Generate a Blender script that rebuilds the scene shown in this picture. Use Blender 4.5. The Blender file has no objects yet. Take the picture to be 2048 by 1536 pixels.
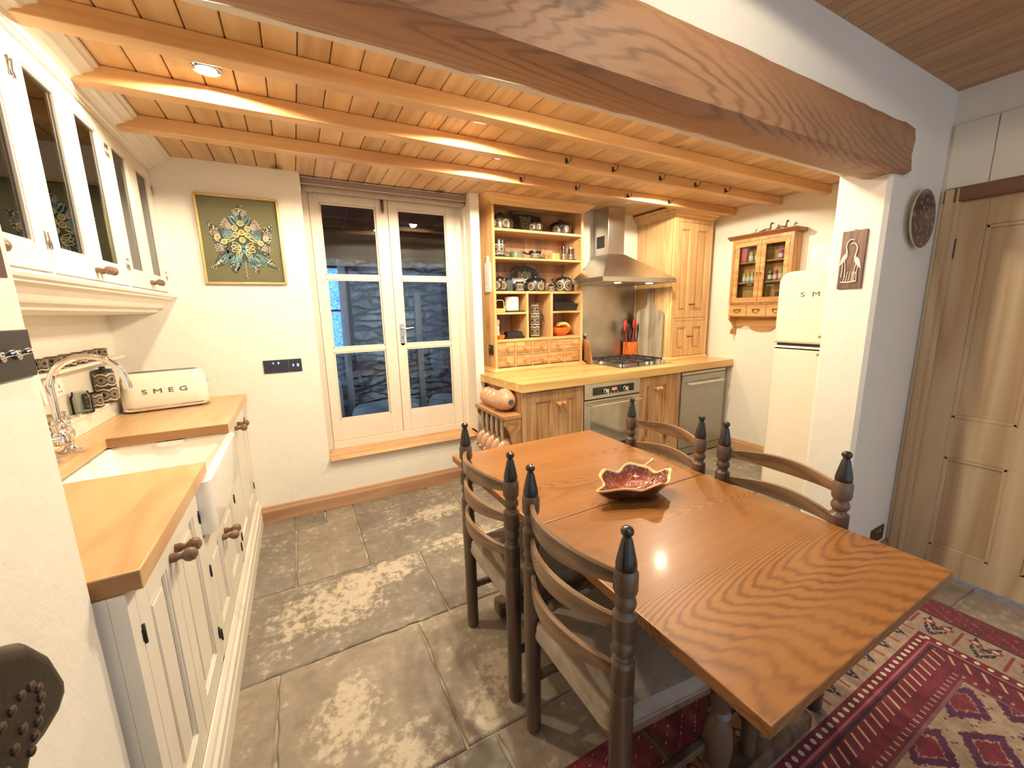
import bpy, bmesh, math, random
from mathutils import Vector, Matrix
random.seed(7)
R = math.radians
PI = math.pi
SC = bpy.context.scene
COL = SC.collection

# ---------------------------------------------------------------- camera
cam_d = bpy.data.cameras.new('camera')
cam = bpy.data.objects.new('camera', cam_d)
COL.objects.link(cam)
cam_d.sensor_width = 36.0
cam_d.lens = 802.53 / 2048 * 36.0
cam_d.clip_start = 0.02
_y, _p, _r = 0.48794518, 0.18296415, 0.02142609
_f = Vector((math.sin(_y)*math.cos(_p), math.cos(_y)*math.cos(_p), -math.sin(_p)))
_rt = Vector((math.cos(_y), -math.sin(_y), 0))
_dn = _f.cross(_rt)
_right = math.cos(_r)*_rt + math.sin(_r)*_dn
_down = -math.sin(_r)*_rt + math.cos(_r)*_dn
_m = Matrix.Identity(4)
for _i in range(3):
    _m[_i][0], _m[_i][1], _m[_i][2] = _right[_i], -_down[_i], -_f[_i]
_m[2][3] = 1.42
cam.matrix_world = _m
SC.camera = cam

# ---------------------------------------------------------------- world, view
world = bpy.data.worlds.new('world')
SC.world = world
world.use_nodes = True
_wn = world.node_tree.nodes
_wn['Background'].inputs['Color'].default_value = (0.68, 0.82, 1.0, 1)
_wn['Background'].inputs['Strength'].default_value = 0.58
SC.view_settings.view_transform = 'Standard'
SC.view_settings.look = 'None'
SC.view_settings.exposure = 1.08
SC.view_settings.gamma = 1.0
SC.view_settings.use_curve_mapping = False
try:
    SC.cycles.use_denoising = True
    SC.cycles.max_bounces = 10
    SC.cycles.diffuse_bounces = 5
    SC.cycles.glossy_bounces = 4
    SC.cycles.transparent_max_bounces = 12
    SC.cycles.sample_clamp_indirect = 4.0
    SC.cycles.caustics_reflective = False
    SC.cycles.caustics_refractive = False
except Exception:
    pass
LAMP_COL = (1.0, 0.86, 0.63)
LAMP_W = 38.0
# downlights of the kitchen ceiling (z 2.315) and of the dining room ceiling
DOWNLIGHTS = [(-0.19, 1.985), (0.88, 1.908), (1.17, 2.298), (2.70, 2.285), (1.03, 1.40), (1.95, 1.32)]
DINING_LIGHTS = [(0.95, 0.22)]

# ---------------------------------------------------------------- helpers
class MB:
    """collects shapes into one mesh"""
    def __init__(s):
        s.bm = bmesh.new()
    def poly(s, verts, faces, smooth=False):
        vs = [s.bm.verts.new(v) for v in verts]
        out = []
        for f in faces:
            try:
                fc = s.bm.faces.new([vs[i] for i in f]); fc.smooth = smooth; out.append(fc)
            except ValueError:
                pass
        return vs, out
    def box(s, x0, x1, y0, y1, z0, z1, bev=0.0, seg=2):
        x0, x1 = min(x0, x1), max(x0, x1); y0, y1 = min(y0, y1), max(y0, y1); z0, z1 = min(z0, z1), max(z0, z1)
        v = [(x0,y0,z0),(x1,y0,z0),(x1,y1,z0),(x0,y1,z0),(x0,y0,z1),(x1,y0,z1),(x1,y1,z1),(x0,y1,z1)]
        f = [(0,3,2,1),(4,5,6,7),(0,1,5,4),(1,2,6,5),(2,3,7,6),(3,0,4,7)]
        vs, fs = s.poly(v, f)
        if bev > 0:
            es = list({e for fc in fs for e in fc.edges})
            r = bmesh.ops.bevel(s.bm, geom=es, offset=bev, segments=seg, profile=0.5, affect='EDGES')
            for fc in r['faces']: fc.smooth = True
        return s
    def prism(s, pts, axis, a, b, bev=0.0, seg=2, smooth=False, front=False):
        def P(p, w):
            if axis == 'x': return (w, p[0], p[1])
            if axis == 'y': return (p[0], w, p[1])
            return (p[0], p[1], w)
        n = len(pts)
        v = [P(p, a) for p in pts] + [P(p, b) for p in pts]
        f = [tuple(range(n-1, -1, -1)), tuple(range(n, 2*n))]
        f += [(i, (i+1) % n, n+(i+1) % n, n+i) for i in range(n)]
        vs, fs = s.poly(v, f)
        if smooth:
            for fc in fs[2:]: fc.smooth = True
        bmesh.ops.recalc_face_normals(s.bm, faces=fs)
        if bev > 0:
            es = list(fs[0].edges) if front else list(fs[0].edges) + list(fs[1].edges)
            r = bmesh.ops.bevel(s.bm, geom=es, offset=bev, segments=seg, profile=0.5, affect='EDGES')
            for fc in r['faces']: fc.smooth = True
        return s
    def loft(s, loops, cap0=True, cap1=True, smooth=True, closed=True):
        n = len(loops[0]); v = [p for l in loops for p in l]; f = []
        for k in range(len(loops)-1):
            for i in range(n if closed else n-1):
                j = (i+1) % n
                f.append((k*n+i, k*n+j, (k+1)*n+j, (k+1)*n+i))
        if cap0: f.append(tuple(range(n-1, -1, -1)))
        if cap1: f.append(tuple(range((len(loops)-1)*n, len(loops)*n)))
        vs, fs = s.poly(v, f, smooth)
        bmesh.ops.recalc_face_normals(s.bm, faces=fs)
        return s
    def lathe(s, prof, o=(0,0,0), axis='z', n=24, sx=1.0, sy=1.0, cap=True):
        """prof = [(radius, height)]; axis a letter or a vector"""
        if isinstance(axis, str):
            ax = {'x': Vector((1,0,0)), 'y': Vector((0,1,0)), 'z': Vector((0,0,1))}[axis]
        else: ax = Vector(axis).normalized()
        t = Vector((1,0,0)) if abs(ax.x) < 0.9 else Vector((0,1,0))
        u = (t - ax*t.dot(ax)).normalized(); w = ax.cross(u); o = Vector(o)
        loops = [[o + ax*h + (u*math.cos(2*PI*i/n)*sx + w*math.sin(2*PI*i/n)*sy)*max(r, 1e-5) for i in range(n)] for r, h in prof]
        return s.loft(loops, cap and prof[0][0] > 1e-4, cap and prof[-1][0] > 1e-4)
    def cyl(s, p0, p1, r0, r1=None, n=16):
        p0, p1 = Vector(p0), Vector(p1); r1 = r0 if r1 is None else r1
        return s.lathe([(r0, 0), (r1, (p1-p0).length)], p0, p1-p0, n)
    def ball(s, c, r, sx=1, sy=1, sz=1, n=16, m=9):
        loops = [[(c[0]+r*sx*math.sin(PI*k/m)*math.cos(2*PI*i/n), c[1]+r*sy*math.sin(PI*k/m)*math.sin(2*PI*i/n), c[2]-r*sz*math.cos(PI*k/m)) for i in range(n)] for k in range(1, m)]
        return s.loft(loops)
    def tube(s, pts, r, n=8, closed=False):
        pts = [Vector(p) for p in pts]; N = len(pts)
        rs = r if isinstance(r, (list, tuple)) else [r]*N
        T = []
        for i in range(N):
            a = pts[(i-1) % N] if (closed or i > 0) else pts[i]
            b = pts[(i+1) % N] if (closed or i < N-1) else pts[i]
            T.append((b-a).normalized())
        t = Vector((0,0,1)) if abs(T[0].z) < 0.9 else Vector((1,0,0))
        u = (t - T[0]*t.dot(T[0])).normalized(); loops = []
        for i in range(N):
            u = (u - T[i]*u.dot(T[i])).normalized(); w = T[i].cross(u)
            loops.append([pts[i] + (u*math.cos(2*PI*k/n) + w*math.sin(2*PI*k/n))*rs[i] for k in range(n)])
        if closed:
            loops.append(loops[0]); return s.loft(loops, False, False)
        return s.loft(loops)
    def moulding(s, x0, x1, y0, y1, prof):
        """profile [(offset,z)] carried round left, front and right of a rectangle open at the back (y1)"""
        loops = [[(x0-o, y1, z) for o, z in prof], [(x0-o, y0-o, z) for o, z in prof], [(x1+o, y0-o, z) for o, z in prof], [(x1+o, y1, z) for o, z in prof]]
        return s.loft(loops, True, True, False)
    def xf(s, m):
        bmesh.ops.transform(s.bm, matrix=m, verts=s.bm.verts[:]); return s
    def build(s, name, mat, parent=None, world=False, sharp=35):
        bm = s.bm
        off = OFF.get(parent.name, Vector()) if parent is not None else Vector()
        if world and parent is not None:
            bmesh.ops.translate(bm, vec=-off, verts=bm.verts[:])
        bmesh.ops.recalc_face_normals(bm, faces=bm.faces[:])
        for e in bm.edges:
            if len(e.link_faces) == 2 and e.calc_face_angle(0) > R(sharp): e.smooth = False
        me = bpy.data.meshes.new(name); bm.to_mesh(me); bm.free()
        me.materials.append(mat)
        o = bpy.data.objects.new(name, me); COL.objects.link(o)
        if parent is not None:
            o.parent = parent; OFF[o.name] = off
        else:
            OFF[o.name] = Vector()
        return o

OFF = {}
def thing(name, label, cat, loc=(0,0,0), rz=0.0, group=None, kind=None):
    o = bpy.data.objects.new(name, None); COL.objects.link(o)
    o.empty_display_size = 0.05
    o.location = loc; o.rotation_euler = (0, 0, rz); OFF[o.name] = Vector(loc)
    o['label'] = label; o['category'] = cat
    if group: o['group'] = group
    if kind: o['kind'] = kind
    return o
def tag(o, label, cat, group=None, kind=None):
    o['label'] = label; o['category'] = cat
    if group: o['group'] = group
    if kind: o['kind'] = kind
    return o
def struct(name, mb, mat, label, cat, sharp=35):
    o = mb.build(name, mat, sharp=sharp); return tag(o, label, cat, kind='structure')
def dup(root, loc, rz=0.0, label=None, group=None, cat=None):
    def cp(o, par):
        c = o.copy(); COL.objects.link(c)
        if par is not None: c.parent = par
        for ch in o.children: cp(ch, c)
        return c
    r = cp(root, None); r.location = loc; r.rotation_euler = (0, 0, rz)
    if label: r['label'] = label
    if group: r['group'] = group
    return r
def rrect(cx, cy, w, h, r, z, n=5):
    r = min(r, w/2-1e-4, h/2-1e-4); out = []
    for sx, sy, a0 in ((1,1,0), (-1,1,90), (-1,-1,180), (1,-1,270)):
        for k in range(n+1):
            a = R(a0 + 90*k/n)
            out.append((cx+sx*(w/2-r)+r*math.cos(a), cy+sy*(h/2-r)+r*math.sin(a), z))
    return out
class Face:
    """u,v,w frame on a wall: u along it, v up, w out of it"""
    def __init__(s, d, w0): s.d, s.w0 = d, w0
    def box(s, mb, u0, u1, v0, v1, w0, w1, bev=0.0):
        if s.d == 'y-': return mb.box(u0, u1, s.w0-w1, s.w0-w0, v0, v1, bev)
        if s.d == 'x+': return mb.box(s.w0+w0, s.w0+w1, u0, u1, v0, v1, bev)
        return mb.box(s.w0-w1, s.w0-w0, u0, u1, v0, v1, bev)
    def pt(s, u, v, w):
        if s.d == 'y-': return (u, s.w0-w, v)
        if s.d == 'x+': return (s.w0+w, u, v)
        return (s.w0-w, u, v)
    def nrm(s):
        return {'y-': (0,-1,0), 'x+': (1,0,0), 'x-': (-1,0,0)}[s.d]
    def frame(s, mb, u0, u1, v0, v1, sl, t, b, th, bev=0.002):
        s.box(mb, u0, u0+sl, v0, v1, -th, 0, bev); s.box(mb, u1-sl, u1, v0, v1, -th, 0, bev)
        s.box(mb, u0+sl, u1-sl, v1-t, v1, -th, 0, bev); s.box(mb, u0+sl, u1-sl, v0, v0+b, -th, 0, bev)
    def panel(s, mb, u0, u1, v0, v1, rec, th, field=0.025):
        """recessed panel with a raised field and a bead round it"""
        s.box(mb, u0, u1, v0, v1, -th, -rec)
        if field:
            s.box(mb, u0+field, u1-field, v0+field, v1-field, -rec, -rec*0.35, rec*0.3)
        for (a, b, c, d) in ((u0, u0+.007, v0, v1), (u1-.007, u1, v0, v1), (u0, u1, v0, v0+.007), (u0, u1, v1-.007, v1)):
            s.box(mb, a, b, c, d, -rec, -rec*0.3, .002)
KNOB = [(.010, 0), (.010, .006), (.006, .014), (.006, .02), (.014, .03), (.0165, .038), (.014, .046), (.006, .051), (0, .052)]
def text_mesh(txt, size, ext, xs=1.0, spacing=1.0):
    cu = bpy.data.curves.new('lettering', 'FONT'); cu.body = txt; cu.size = size; cu.extrude = ext
    cu.align_x = 'CENTER'; cu.align_y = 'CENTER'; cu.space_character = spacing
    o = bpy.data.objects.new('lettering', cu)
    COL.objects.link(o)
    bpy.context.view_layer.update()
    me = bpy.data.meshes.new_from_object(o)
    bpy.data.objects.remove(o); bpy.data.curves.remove(cu)
    mb = MB(); mb.bm.from_mesh(me); bpy.data.meshes.remove(me)
    mb.xf(Matrix.Scale(xs, 4, (1,0,0)))
    return mb
# ---------------------------------------------------------------- materials
class S:
    """a node socket with arithmetic"""
    def __init__(s, g, k): s.g, s.k = g, k
    def __add__(a, b): return a.g.m('ADD', a, b)
    def __radd__(a, b): return a.g.m('ADD', b, a)
    def __sub__(a, b): return a.g.m('SUBTRACT', a, b)
    def __rsub__(a, b): return a.g.m('SUBTRACT', b, a)
    def __mul__(a, b): return a.g.m('MULTIPLY', a, b)
    def __rmul__(a, b): return a.g.m('MULTIPLY', b, a)
    def __truediv__(a, b): return a.g.m('DIVIDE', a, b)
    def __lt__(a, b): return a.g.m('LESS_THAN', a, b)
    def __gt__(a, b): return a.g.m('GREATER_THAN', a, b)
    def abs(a): return a.g.m('ABSOLUTE', a)
    def floor(a): return a.g.m('FLOOR', a)
    def fract(a): return a.g.m('FRACT', a)
    def ping(a, v): return a.g.m('PINGPONG', a, v)
    def min(a, b): return a.g.m('MINIMUM', a, b)
    def max(a, b): return a.g.m('MAXIMUM', a, b)
    def step(a, lo, hi):
        n = a.g.t.nodes.new('ShaderNodeMapRange'); n.interpolation_type = 'SMOOTHSTEP'
        a.g.set(n.inputs[0], a); n.inputs[1].default_value = lo; n.inputs[2].default_value = hi
        return S(a.g, n.outputs[0])
class G:
    def __init__(s, name):
        s.mat = bpy.data.materials.new(name); s.mat.use_nodes = True; s.t = s.mat.node_tree
        s.t.nodes.clear()
        s.out = s.t.nodes.new('ShaderNodeOutputMaterial')
        s.b = s.t.nodes.new('ShaderNodeBsdfPrincipled')
        s.t.links.new(s.b.outputs[0], s.out.inputs[0])
    def set(s, inp, v):
        if isinstance(v, S): s.t.links.new(v.k, inp)
        elif isinstance(v, (tuple, list)):
            inp.default_value = tuple(v) + (1,) if len(v) == 3 and len(inp.default_value) == 4 else v
        else: inp.default_value = v
    def m(s, op, a, b=0.0):
        n = s.t.nodes.new('ShaderNodeMath'); n.operation = op
        s.set(n.inputs[0], a)
        if op not in ('ABSOLUTE', 'FLOOR', 'FRACT', 'SQRT', 'SINE'): s.set(n.inputs[1], b)
        return S(s, n.outputs[0])
    def coord(s, kind='Object'):
        n = s.t.nodes.new('ShaderNodeTexCoord'); return S(s, n.outputs[kind])
    def xyz(s, v=None):
        n = s.t.nodes.new('ShaderNodeSeparateXYZ'); s.set(n.inputs[0], v if v is not None else s.coord())
        return [S(s, n.outputs[i]) for i in range(3)]
    def vec(s, x, y, z):
        n = s.t.nodes.new('ShaderNodeCombineXYZ')
        for i, q in enumerate((x, y, z)): s.set(n.inputs[i], q)
        return S(s, n.outputs[0])
    def noise(s, v, scale, detail=3, rough=0.5, dist=0.0, w=None):
        n = s.t.nodes.new('ShaderNodeTexNoise')
        if w is not None: n.noise_dimensions = '4D'; s.set(n.inputs['W'], w)
        s.set(n.inputs['Vector'], v); n.inputs['Scale'].default_value = scale; n.inputs['Detail'].default_value = detail
        n.inputs['Roughness'].default_value = rough; n.inputs['Distortion'].default_value = dist
        return S(s, n.outputs[0])
    def voro(s, v, scale, rnd=1.0, feature='F1'):
        n = s.t.nodes.new('ShaderNodeTexVoronoi'); n.feature = feature
        s.set(n.inputs['Vector'], v); n.inputs['Scale'].default_value = scale; n.inputs['Randomness'].default_value = rnd
        return S(s, n.outputs['Distance'])
    def white(s, w):
        n = s.t.nodes.new('ShaderNodeTexWhiteNoise'); n.noise_dimensions = '1D'; s.set(n.inputs['W'], w)
        return S(s, n.outputs['Value'])
    def ramp(s, f, stops):
        n = s.t.nodes.new('ShaderNodeValToRGB'); s.set(n.inputs[0], f); e = n.color_ramp.elements
        while len(e) < len(stops): e.new(0.5)
        for el, (p, c) in zip(e, stops): el.position = p; el.color = tuple(c) + (1,)
        return S(s, n.outputs[0])
    def mix(s, f, a, b, mode='MIX'):
        n = s.t.nodes.new('ShaderNodeMix'); n.data_type = 'RGBA'; n.blend_type = mode
        s.set(n.inputs[0], f); s.set(n.inputs[6], a); s.set(n.inputs[7], b)
        return S(s, n.outputs[2])
    def bump(s, h, strength=0.3, dist=0.01):
        n = s.t.nodes.new('ShaderNodeBump'); n.inputs['Strength'].default_value = strength; n.inputs['Distance'].default_value = dist
        s.set(n.inputs['Height'], h); s.t.links.new(n.outputs[0], s.b.inputs['Normal'])
    def fin(s, col, rough=0.5, metal=0.0, coat=0.0, **kw):
        s.set(s.b.inputs['Base Color'], col); s.set(s.b.inputs['Roughness'], rough); s.set(s.b.inputs['Metallic'], metal)
        if coat: s.b.inputs['Coat Weight'].default_value = coat; s.b.inputs['Coat Roughness'].default_value = 0.12
        for k, v in kw.items(): s.set(s.b.inputs[k], v)
        return s.mat
def plain(name, col, rough=0.5, metal=0.0, coat=0.0, var=0.06, vs=14.0, bump=0.0):
    g = G(name); c = g.coord(); n = g.noise(c, vs, 3)
    d = tuple(x*(1-var*2) for x in col); l = tuple(min(1, x*(1+var)) for x in col)
    if bump: g.bump(g.noise(c, vs*4, 4), bump, 0.004)
    return g.fin(g.ramp(n, [(0.3, d), (0.7, l)]), rough, metal, coat)
def wood(name, light, dark, axis='x', rings=7.0, freq=5.0, rough=0.45, knots=0.0, knotcol=(0.16,0.06,0.02), plank=None, fibre=0.35, coat=0.0, bump=0.12, tint=0.25, stretch=0.09, groove=None, contrast=1.0, detail=2):
    g = G(name); p = g.xyz()
    i = 'xyz'.index(axis)
    w = 0.0
    if plank:
        pa, pw = plank; cell = (p['xyz'.index(pa)]/pw).floor(); wn = g.white(cell); w = wn*37.0
    q = [p[k]*(stretch if k == i else 1.0) for k in range(3)]
    v = g.vec(*q)
    kw = dict(w=w) if plank else {}
    n = g.noise(v, freq, detail, 0.45, 0.25, **kw)
    r = (n*rings).ping(0.5)*2.0
    q2 = [p[k]*(0.03 if k == i else 1.0) for k in range(3)]
    fib = g.noise(g.vec(*q2), freq*22, 3, 0.6)
    f = r*(1-fibre) + fib*fibre
    mid = tuple((a*0.55+b*0.45) for a, b in zip(light, dark))
    k = 0.5*contrast
    col = g.ramp(f, [(0.5-k*0.7, dark), (0.5, mid), (0.5+k*0.6, light)])
    if plank:
        col = g.mix(1.0, col, g.ramp(wn, [(0, (1-tint,)*3), (1, (1+tint*0.15,)*3)]), 'MULTIPLY')
    if knots:
        q3 = [p[k]*(0.45 if k == i else 1.0) for k in range(3)]
        d = g.voro(g.vec(*q3), knots)
        col = g.mix(1.0-d.step(0.03, 0.16), col, knotcol)
    if bump: g.bump(f, bump, 0.003)
    return g.fin(col, rough, 0, coat)
def glassmat(name, tint=(1,1,1), ior=1.5, rough=0.0, dark=0.0):
    g = G(name); t = g.t; t.nodes.remove(g.b)
    tr = t.nodes.new('ShaderNodeBsdfTransparent'); tr.inputs[0].default_value = tuple(tint)+(1,)
    gl = t.nodes.new('ShaderNodeBsdfGlossy'); gl.inputs['Roughness'].default_value = rough
    fr = t.nodes.new('ShaderNodeFresnel'); fr.inputs['IOR'].default_value = ior
    mx = t.nodes.new('ShaderNodeMixShader')
    t.links.new(fr.outputs[0], mx.inputs[0]); t.links.new(tr.outputs[0], mx.inputs[1]); t.links.new(gl.outputs[0], mx.inputs[2])
    t.links.new(mx.outputs[0], g.out.inputs[0])
    return g.mat
def plaster(name, col):
    g = G(name); c = g.coord()
    a = g.noise(c, 2.2, 4, 0.55, 0.4); b = g.noise(c, 14, 4, 0.6)
    g.bump(a*0.75 + b*0.25, 0.35, 0.03)
    return g.fin(g.ramp(a, [(0.3, tuple(x*0.95 for x in col)), (0.7, col)]), 0.75)
def emit(name, col, st):
    g = G(name); g.b.inputs['Emission Color'].default_value = tuple(col)+(1,); g.b.inputs['Emission Strength'].default_value = st
    return g.fin(col, 0.4)

M = {}
M['wall'] = plaster('plaster_cream', (0.85, 0.81, 0.72))
M['cream'] = plain('paint_cream', (0.80, 0.75, 0.655), 0.38, var=0.02, vs=6)
M['paint'] = plain('paint_door', (0.78, 0.69, 0.575), 0.42, var=0.02, vs=6)
M['white'] = plain('paint_white', (0.86, 0.85, 0.82), 0.5, var=0.02)
M['pine'] = wood('pine', (0.80, 0.535, 0.26), (0.66, 0.385, 0.155), 'z', 8, 5, 0.42, 3.0, plank=('x', 0.115), tint=0.10, fibre=.5)
M['pine_x'] = wood('pine_along', (0.80, 0.53, 0.26), (0.66, 0.38, 0.15), 'x', 8, 6, 0.42, 2.4, fibre=.5)
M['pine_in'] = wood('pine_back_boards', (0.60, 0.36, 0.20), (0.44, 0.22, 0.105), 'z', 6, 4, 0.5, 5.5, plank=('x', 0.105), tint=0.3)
M['pine_old'] = wood('pine_scrubbed', (0.66, 0.41, 0.20), (0.44, 0.225, 0.09), 'z', 9, 5, 0.5, 3.0, plank=('x', 0.13), tint=0.18, fibre=.45)
M['pine_draw'] = wood('pine_drawer', (0.78, 0.50, 0.23), (0.52, 0.25, 0.085), 'x', 9, 7, 0.42, 6, plank=('x', 0.1732), tint=.12)
M['top_pine'] = wood('worktop_pine', (0.84, 0.58, 0.23), (0.68, 0.40, 0.12), 'x', 6, 5, 0.3, 0, plank=('y', 0.11), tint=0.2, coat=0.3)
M['top_beech'] = wood('worktop_beech', (0.72, 0.46, 0.235), (0.62, 0.355, 0.155), 'y', 14, 3, 0.33, 0, plank=('x', 0.19), tint=0.12, coat=0.1, stretch=.14, fibre=.45)
M['ceil'] = wood('ceiling_boards', (0.78, 0.52, 0.27), (0.62, 0.36, 0.155), 'y', 8, 4, 0.4, 3.2, plank=('x', 0.105), tint=0.24, fibre=.45)
M['ceil2'] = wood('ceiling_boards_narrow', (0.56, 0.34, 0.18), (0.47, 0.265, 0.13), 'y', 5, 5, 0.5, 0, plank=('x', 0.055), tint=0.12)
M['joist'] = wood('joist_pine', (0.72, 0.44, 0.20), (0.56, 0.30, 0.12), 'x', 6, 5, 0.4, 2.0, fibre=.45)
M['skirt'] = wood('skirting_wood', (0.50, 0.30, 0.175), (0.36, 0.19, 0.10), 'x', 5, 6, 0.4, 2.5)
M['skirty'] = wood('skirting_wood_side', (0.60, 0.36, 0.17), (0.42, 0.22, 0.09), 'y', 5, 6, 0.4, 2.5)
M['sill'] = wood('sill_wood', (0.66, 0.42, 0.22), (0.50, 0.28, 0.13), 'x', 4, 12, 0.5, 0)
M['beam'] = wood('beam_old_oak', (0.50, 0.285, 0.165), (0.23, 0.115, 0.06), 'x', 13, 3.6, 0.55, 1.9, knotcol=(0.07,0.03,0.02), bump=0.5, fibre=0.45, contrast=1.25, stretch=0.2)
M['table'] = wood('table_oak', (.3,.1,.1),(.1,.1,.1))
def figured(name, light, dark, axis, rings, freq, stretch, rough, coat, amt, patches=None, bump=.1, line=.55, fine=.25):
    """sawn face with thin dark growth lines in cathedral figures"""
    g = G(name); p = g.xyz(); i = 'xyz'.index(axis)
    v = g.vec(*[p[k]*(stretch if k == i else 1.0) for k in range(3)])
    n = g.noise(v, freq, .6, .4, .5)
    v3 = g.vec(*[p[k]*(.09 if k == i else 1.0) for k in range(3)])
    r = (n*rings + g.noise(v3, 14, 3, .6)*3.0).ping(.5)*2.0
    ln = r.step(0.0, line)
    v2 = g.vec(*[p[k]*(.035 if k == i else 1.0) for k in range(3)])
    fb = g.noise(v2, 130, 3, .6); big = g.noise(v, 2.6, 3, .6, .3)
    am = (big*.5 + g.noise(v3, 7, 2, .5)*.5).step(.36, .62)
    f = (1.0 - ln)*(am*.85 + .15)*amt + (fb-.5)*fine + (n*rings*.13).ping(.5)*.22
    col = g.mix(f, light, dark)
    col = g.mix(1.0, col, g.ramp(big, [(.25, (.86,.83,.80)), (.75, (1.1,1.1,1.1))]), 'MULTIPLY')
    if patches:
        q = g.vec(*[p[k]*(.45 if k == i else 1.0) for k in range(3)])
        d = g.voro(q, patches) + (g.noise(g.coord(), 30, 3)-.5)*.10
        col = g.mix((1.0 - d.step(.05, .17))*.85, col, (.07, .035, .02))
        st = g.noise(v, 5, 4, .6)
        col = g.mix(st.step(.52, .72)*.55, col, dark)
    if bump: g.bump(1.0-f, bump, .003)
    return g.fin(col, rough, 0, coat)
M['dark_oak'] = wood('dark_oak', (0.15, 0.095, 0.062), (0.058, 0.035, 0.023), 'z', 5, 7, 0.34, 0, coat=0.2)
M['slat_oak'] = wood('slat_oak', (0.26, 0.155, 0.085), (0.10, 0.055, 0.03), 'y', 6, 8, 0.34, 0, coat=0.2)
M['black_wood'] = plain('black_turned_wood', (0.02, 0.016, 0.016), 0.28, coat=0.3)
M['knobwood'] = wood('knob_wood', (0.24, 0.145, 0.085), (0.15, 0.08, 0.045), 'x', 4, 20, 0.35)
M['pineknob'] = wood('pine_knob', (0.62, 0.36, 0.16), (0.42, 0.2, 0.08), 'y', 4, 20, 0.35)
M['door_pine'] = wood('stripped_pine', (0.62, 0.46, 0.285), (0.46, 0.305, 0.165), 'z', 6, 4, 0.5, 2.4, knotcol=(0.25,0.11,0.05))
M['arch_shaded'] = wood('shaded_pine_head', (0.26, 0.11, 0.05), (0.16, 0.06, 0.03), 'y', 4, 6, 0.45, 2)  # architrave head lies in shadow; that shade is put into its colour
M['steel'] = plain('brushed_steel', (0.62, 0.60, 0.56), 0.28, 1.0, var=0.05, vs=5)
M['steel_dull'] = plain('dull_steel', (0.56, 0.53, 0.48), 0.34, 1.0, var=0.10, vs=5)
M['chrome'] = plain('chrome', (0.85, 0.85, 0.86), 0.06, 1.0, var=0.0)
M['iron'] = plain('black_iron', (0.02, 0.02, 0.022), 0.45, var=0.1)
M['black'] = plain('black_gloss', (0.012, 0.012, 0.014), 0.18, coat=0.3)
M['brass'] = plain('brass', (0.55, 0.40, 0.16), 0.3, 1.0)
M['oldbrass'] = plain('aged_brass', (0.20, 0.13, 0.06), 0.4, 0.8)
M['ceramic'] = plain('white_ceramic', (0.88, 0.86, 0.80), 0.12, coat=0.5, var=0.01)
M['enamel'] = plain('cream_enamel', (0.86, 0.80, 0.67), 0.2, coat=0.5, var=0.01)
M['orange'] = plain('orange_glaze', (0.85, 0.18, 0.02), 0.22, coat=0.4, var=0.12, vs=20)
M['red'] = plain('red_plastic', (0.55, 0.05, 0.04), 0.4)
M['terra'] = plain('terracotta_glaze', (0.62, 0.35, 0.21), 0.22, coat=0.4, var=0.1)
M['plate_black'] = plain('switch_black', (0.025, 0.022, 0.022), 0.35)
M['plate_navy'] = plain('switch_navy', (0.028, 0.032, 0.05), 0.35)
M['gold'] = plain('gold_frame', (0.62, 0.45, 0.18), 0.35, 0.6)
M['leather'] = plain('brown_leather', (0.007, 0.004, 0.003), 0.38, vs=40, bump=0.1)
M['bronze'] = plain('bronze', (0.16, 0.12, 0.09), 0.35, 0.8)
M['glass'] = glassmat('pane_glass', (0.93, 0.96, 1.0), 1.5)
M['cabglass'] = glassmat('cabinet_glass', (0.80, 0.74, 0.66), 1.9)
M['jar'] = glassmat('jar_glass', (0.85, 0.88, 0.85), 1.3)
M['lamp'] = emit('lamp_lens', (1.0, 0.86, 0.62), 9.0)
M['beam'] = figured('beam_face', (.46, .25, .135), (.12, .055, .028), 'x', 95, 2.4, .11, .55, 0, .75, 1.9, .5, .6, .4)
M['table'] = figured('table_face', (.31, .132, .037), (.115, .037, .009), 'x', 170, 1.7, .17, .36, .08, .70, None, .04, .75, .35)
M['grey_board'] = wood('grey_driftwood', (0.60, 0.51, 0.39), (0.34, 0.26, 0.17), 'z', 5, 5, 0.55, 0, plank=('x', 0.06), tint=0.45)
M['olive'] = plain('olive_glass', (0.055, 0.05, 0.008), 0.12, coat=0.5)
M['banana'] = plain('banana_skin', (0.80, 0.68, 0.22), 0.45)
M['paper'] = plain('label_paper', (0.8, 0.78, 0.7), 0.6)
M['mortar'] = plain('lime_mortar', (0.40, 0.35, 0.27), 0.9, var=0.2)

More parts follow.
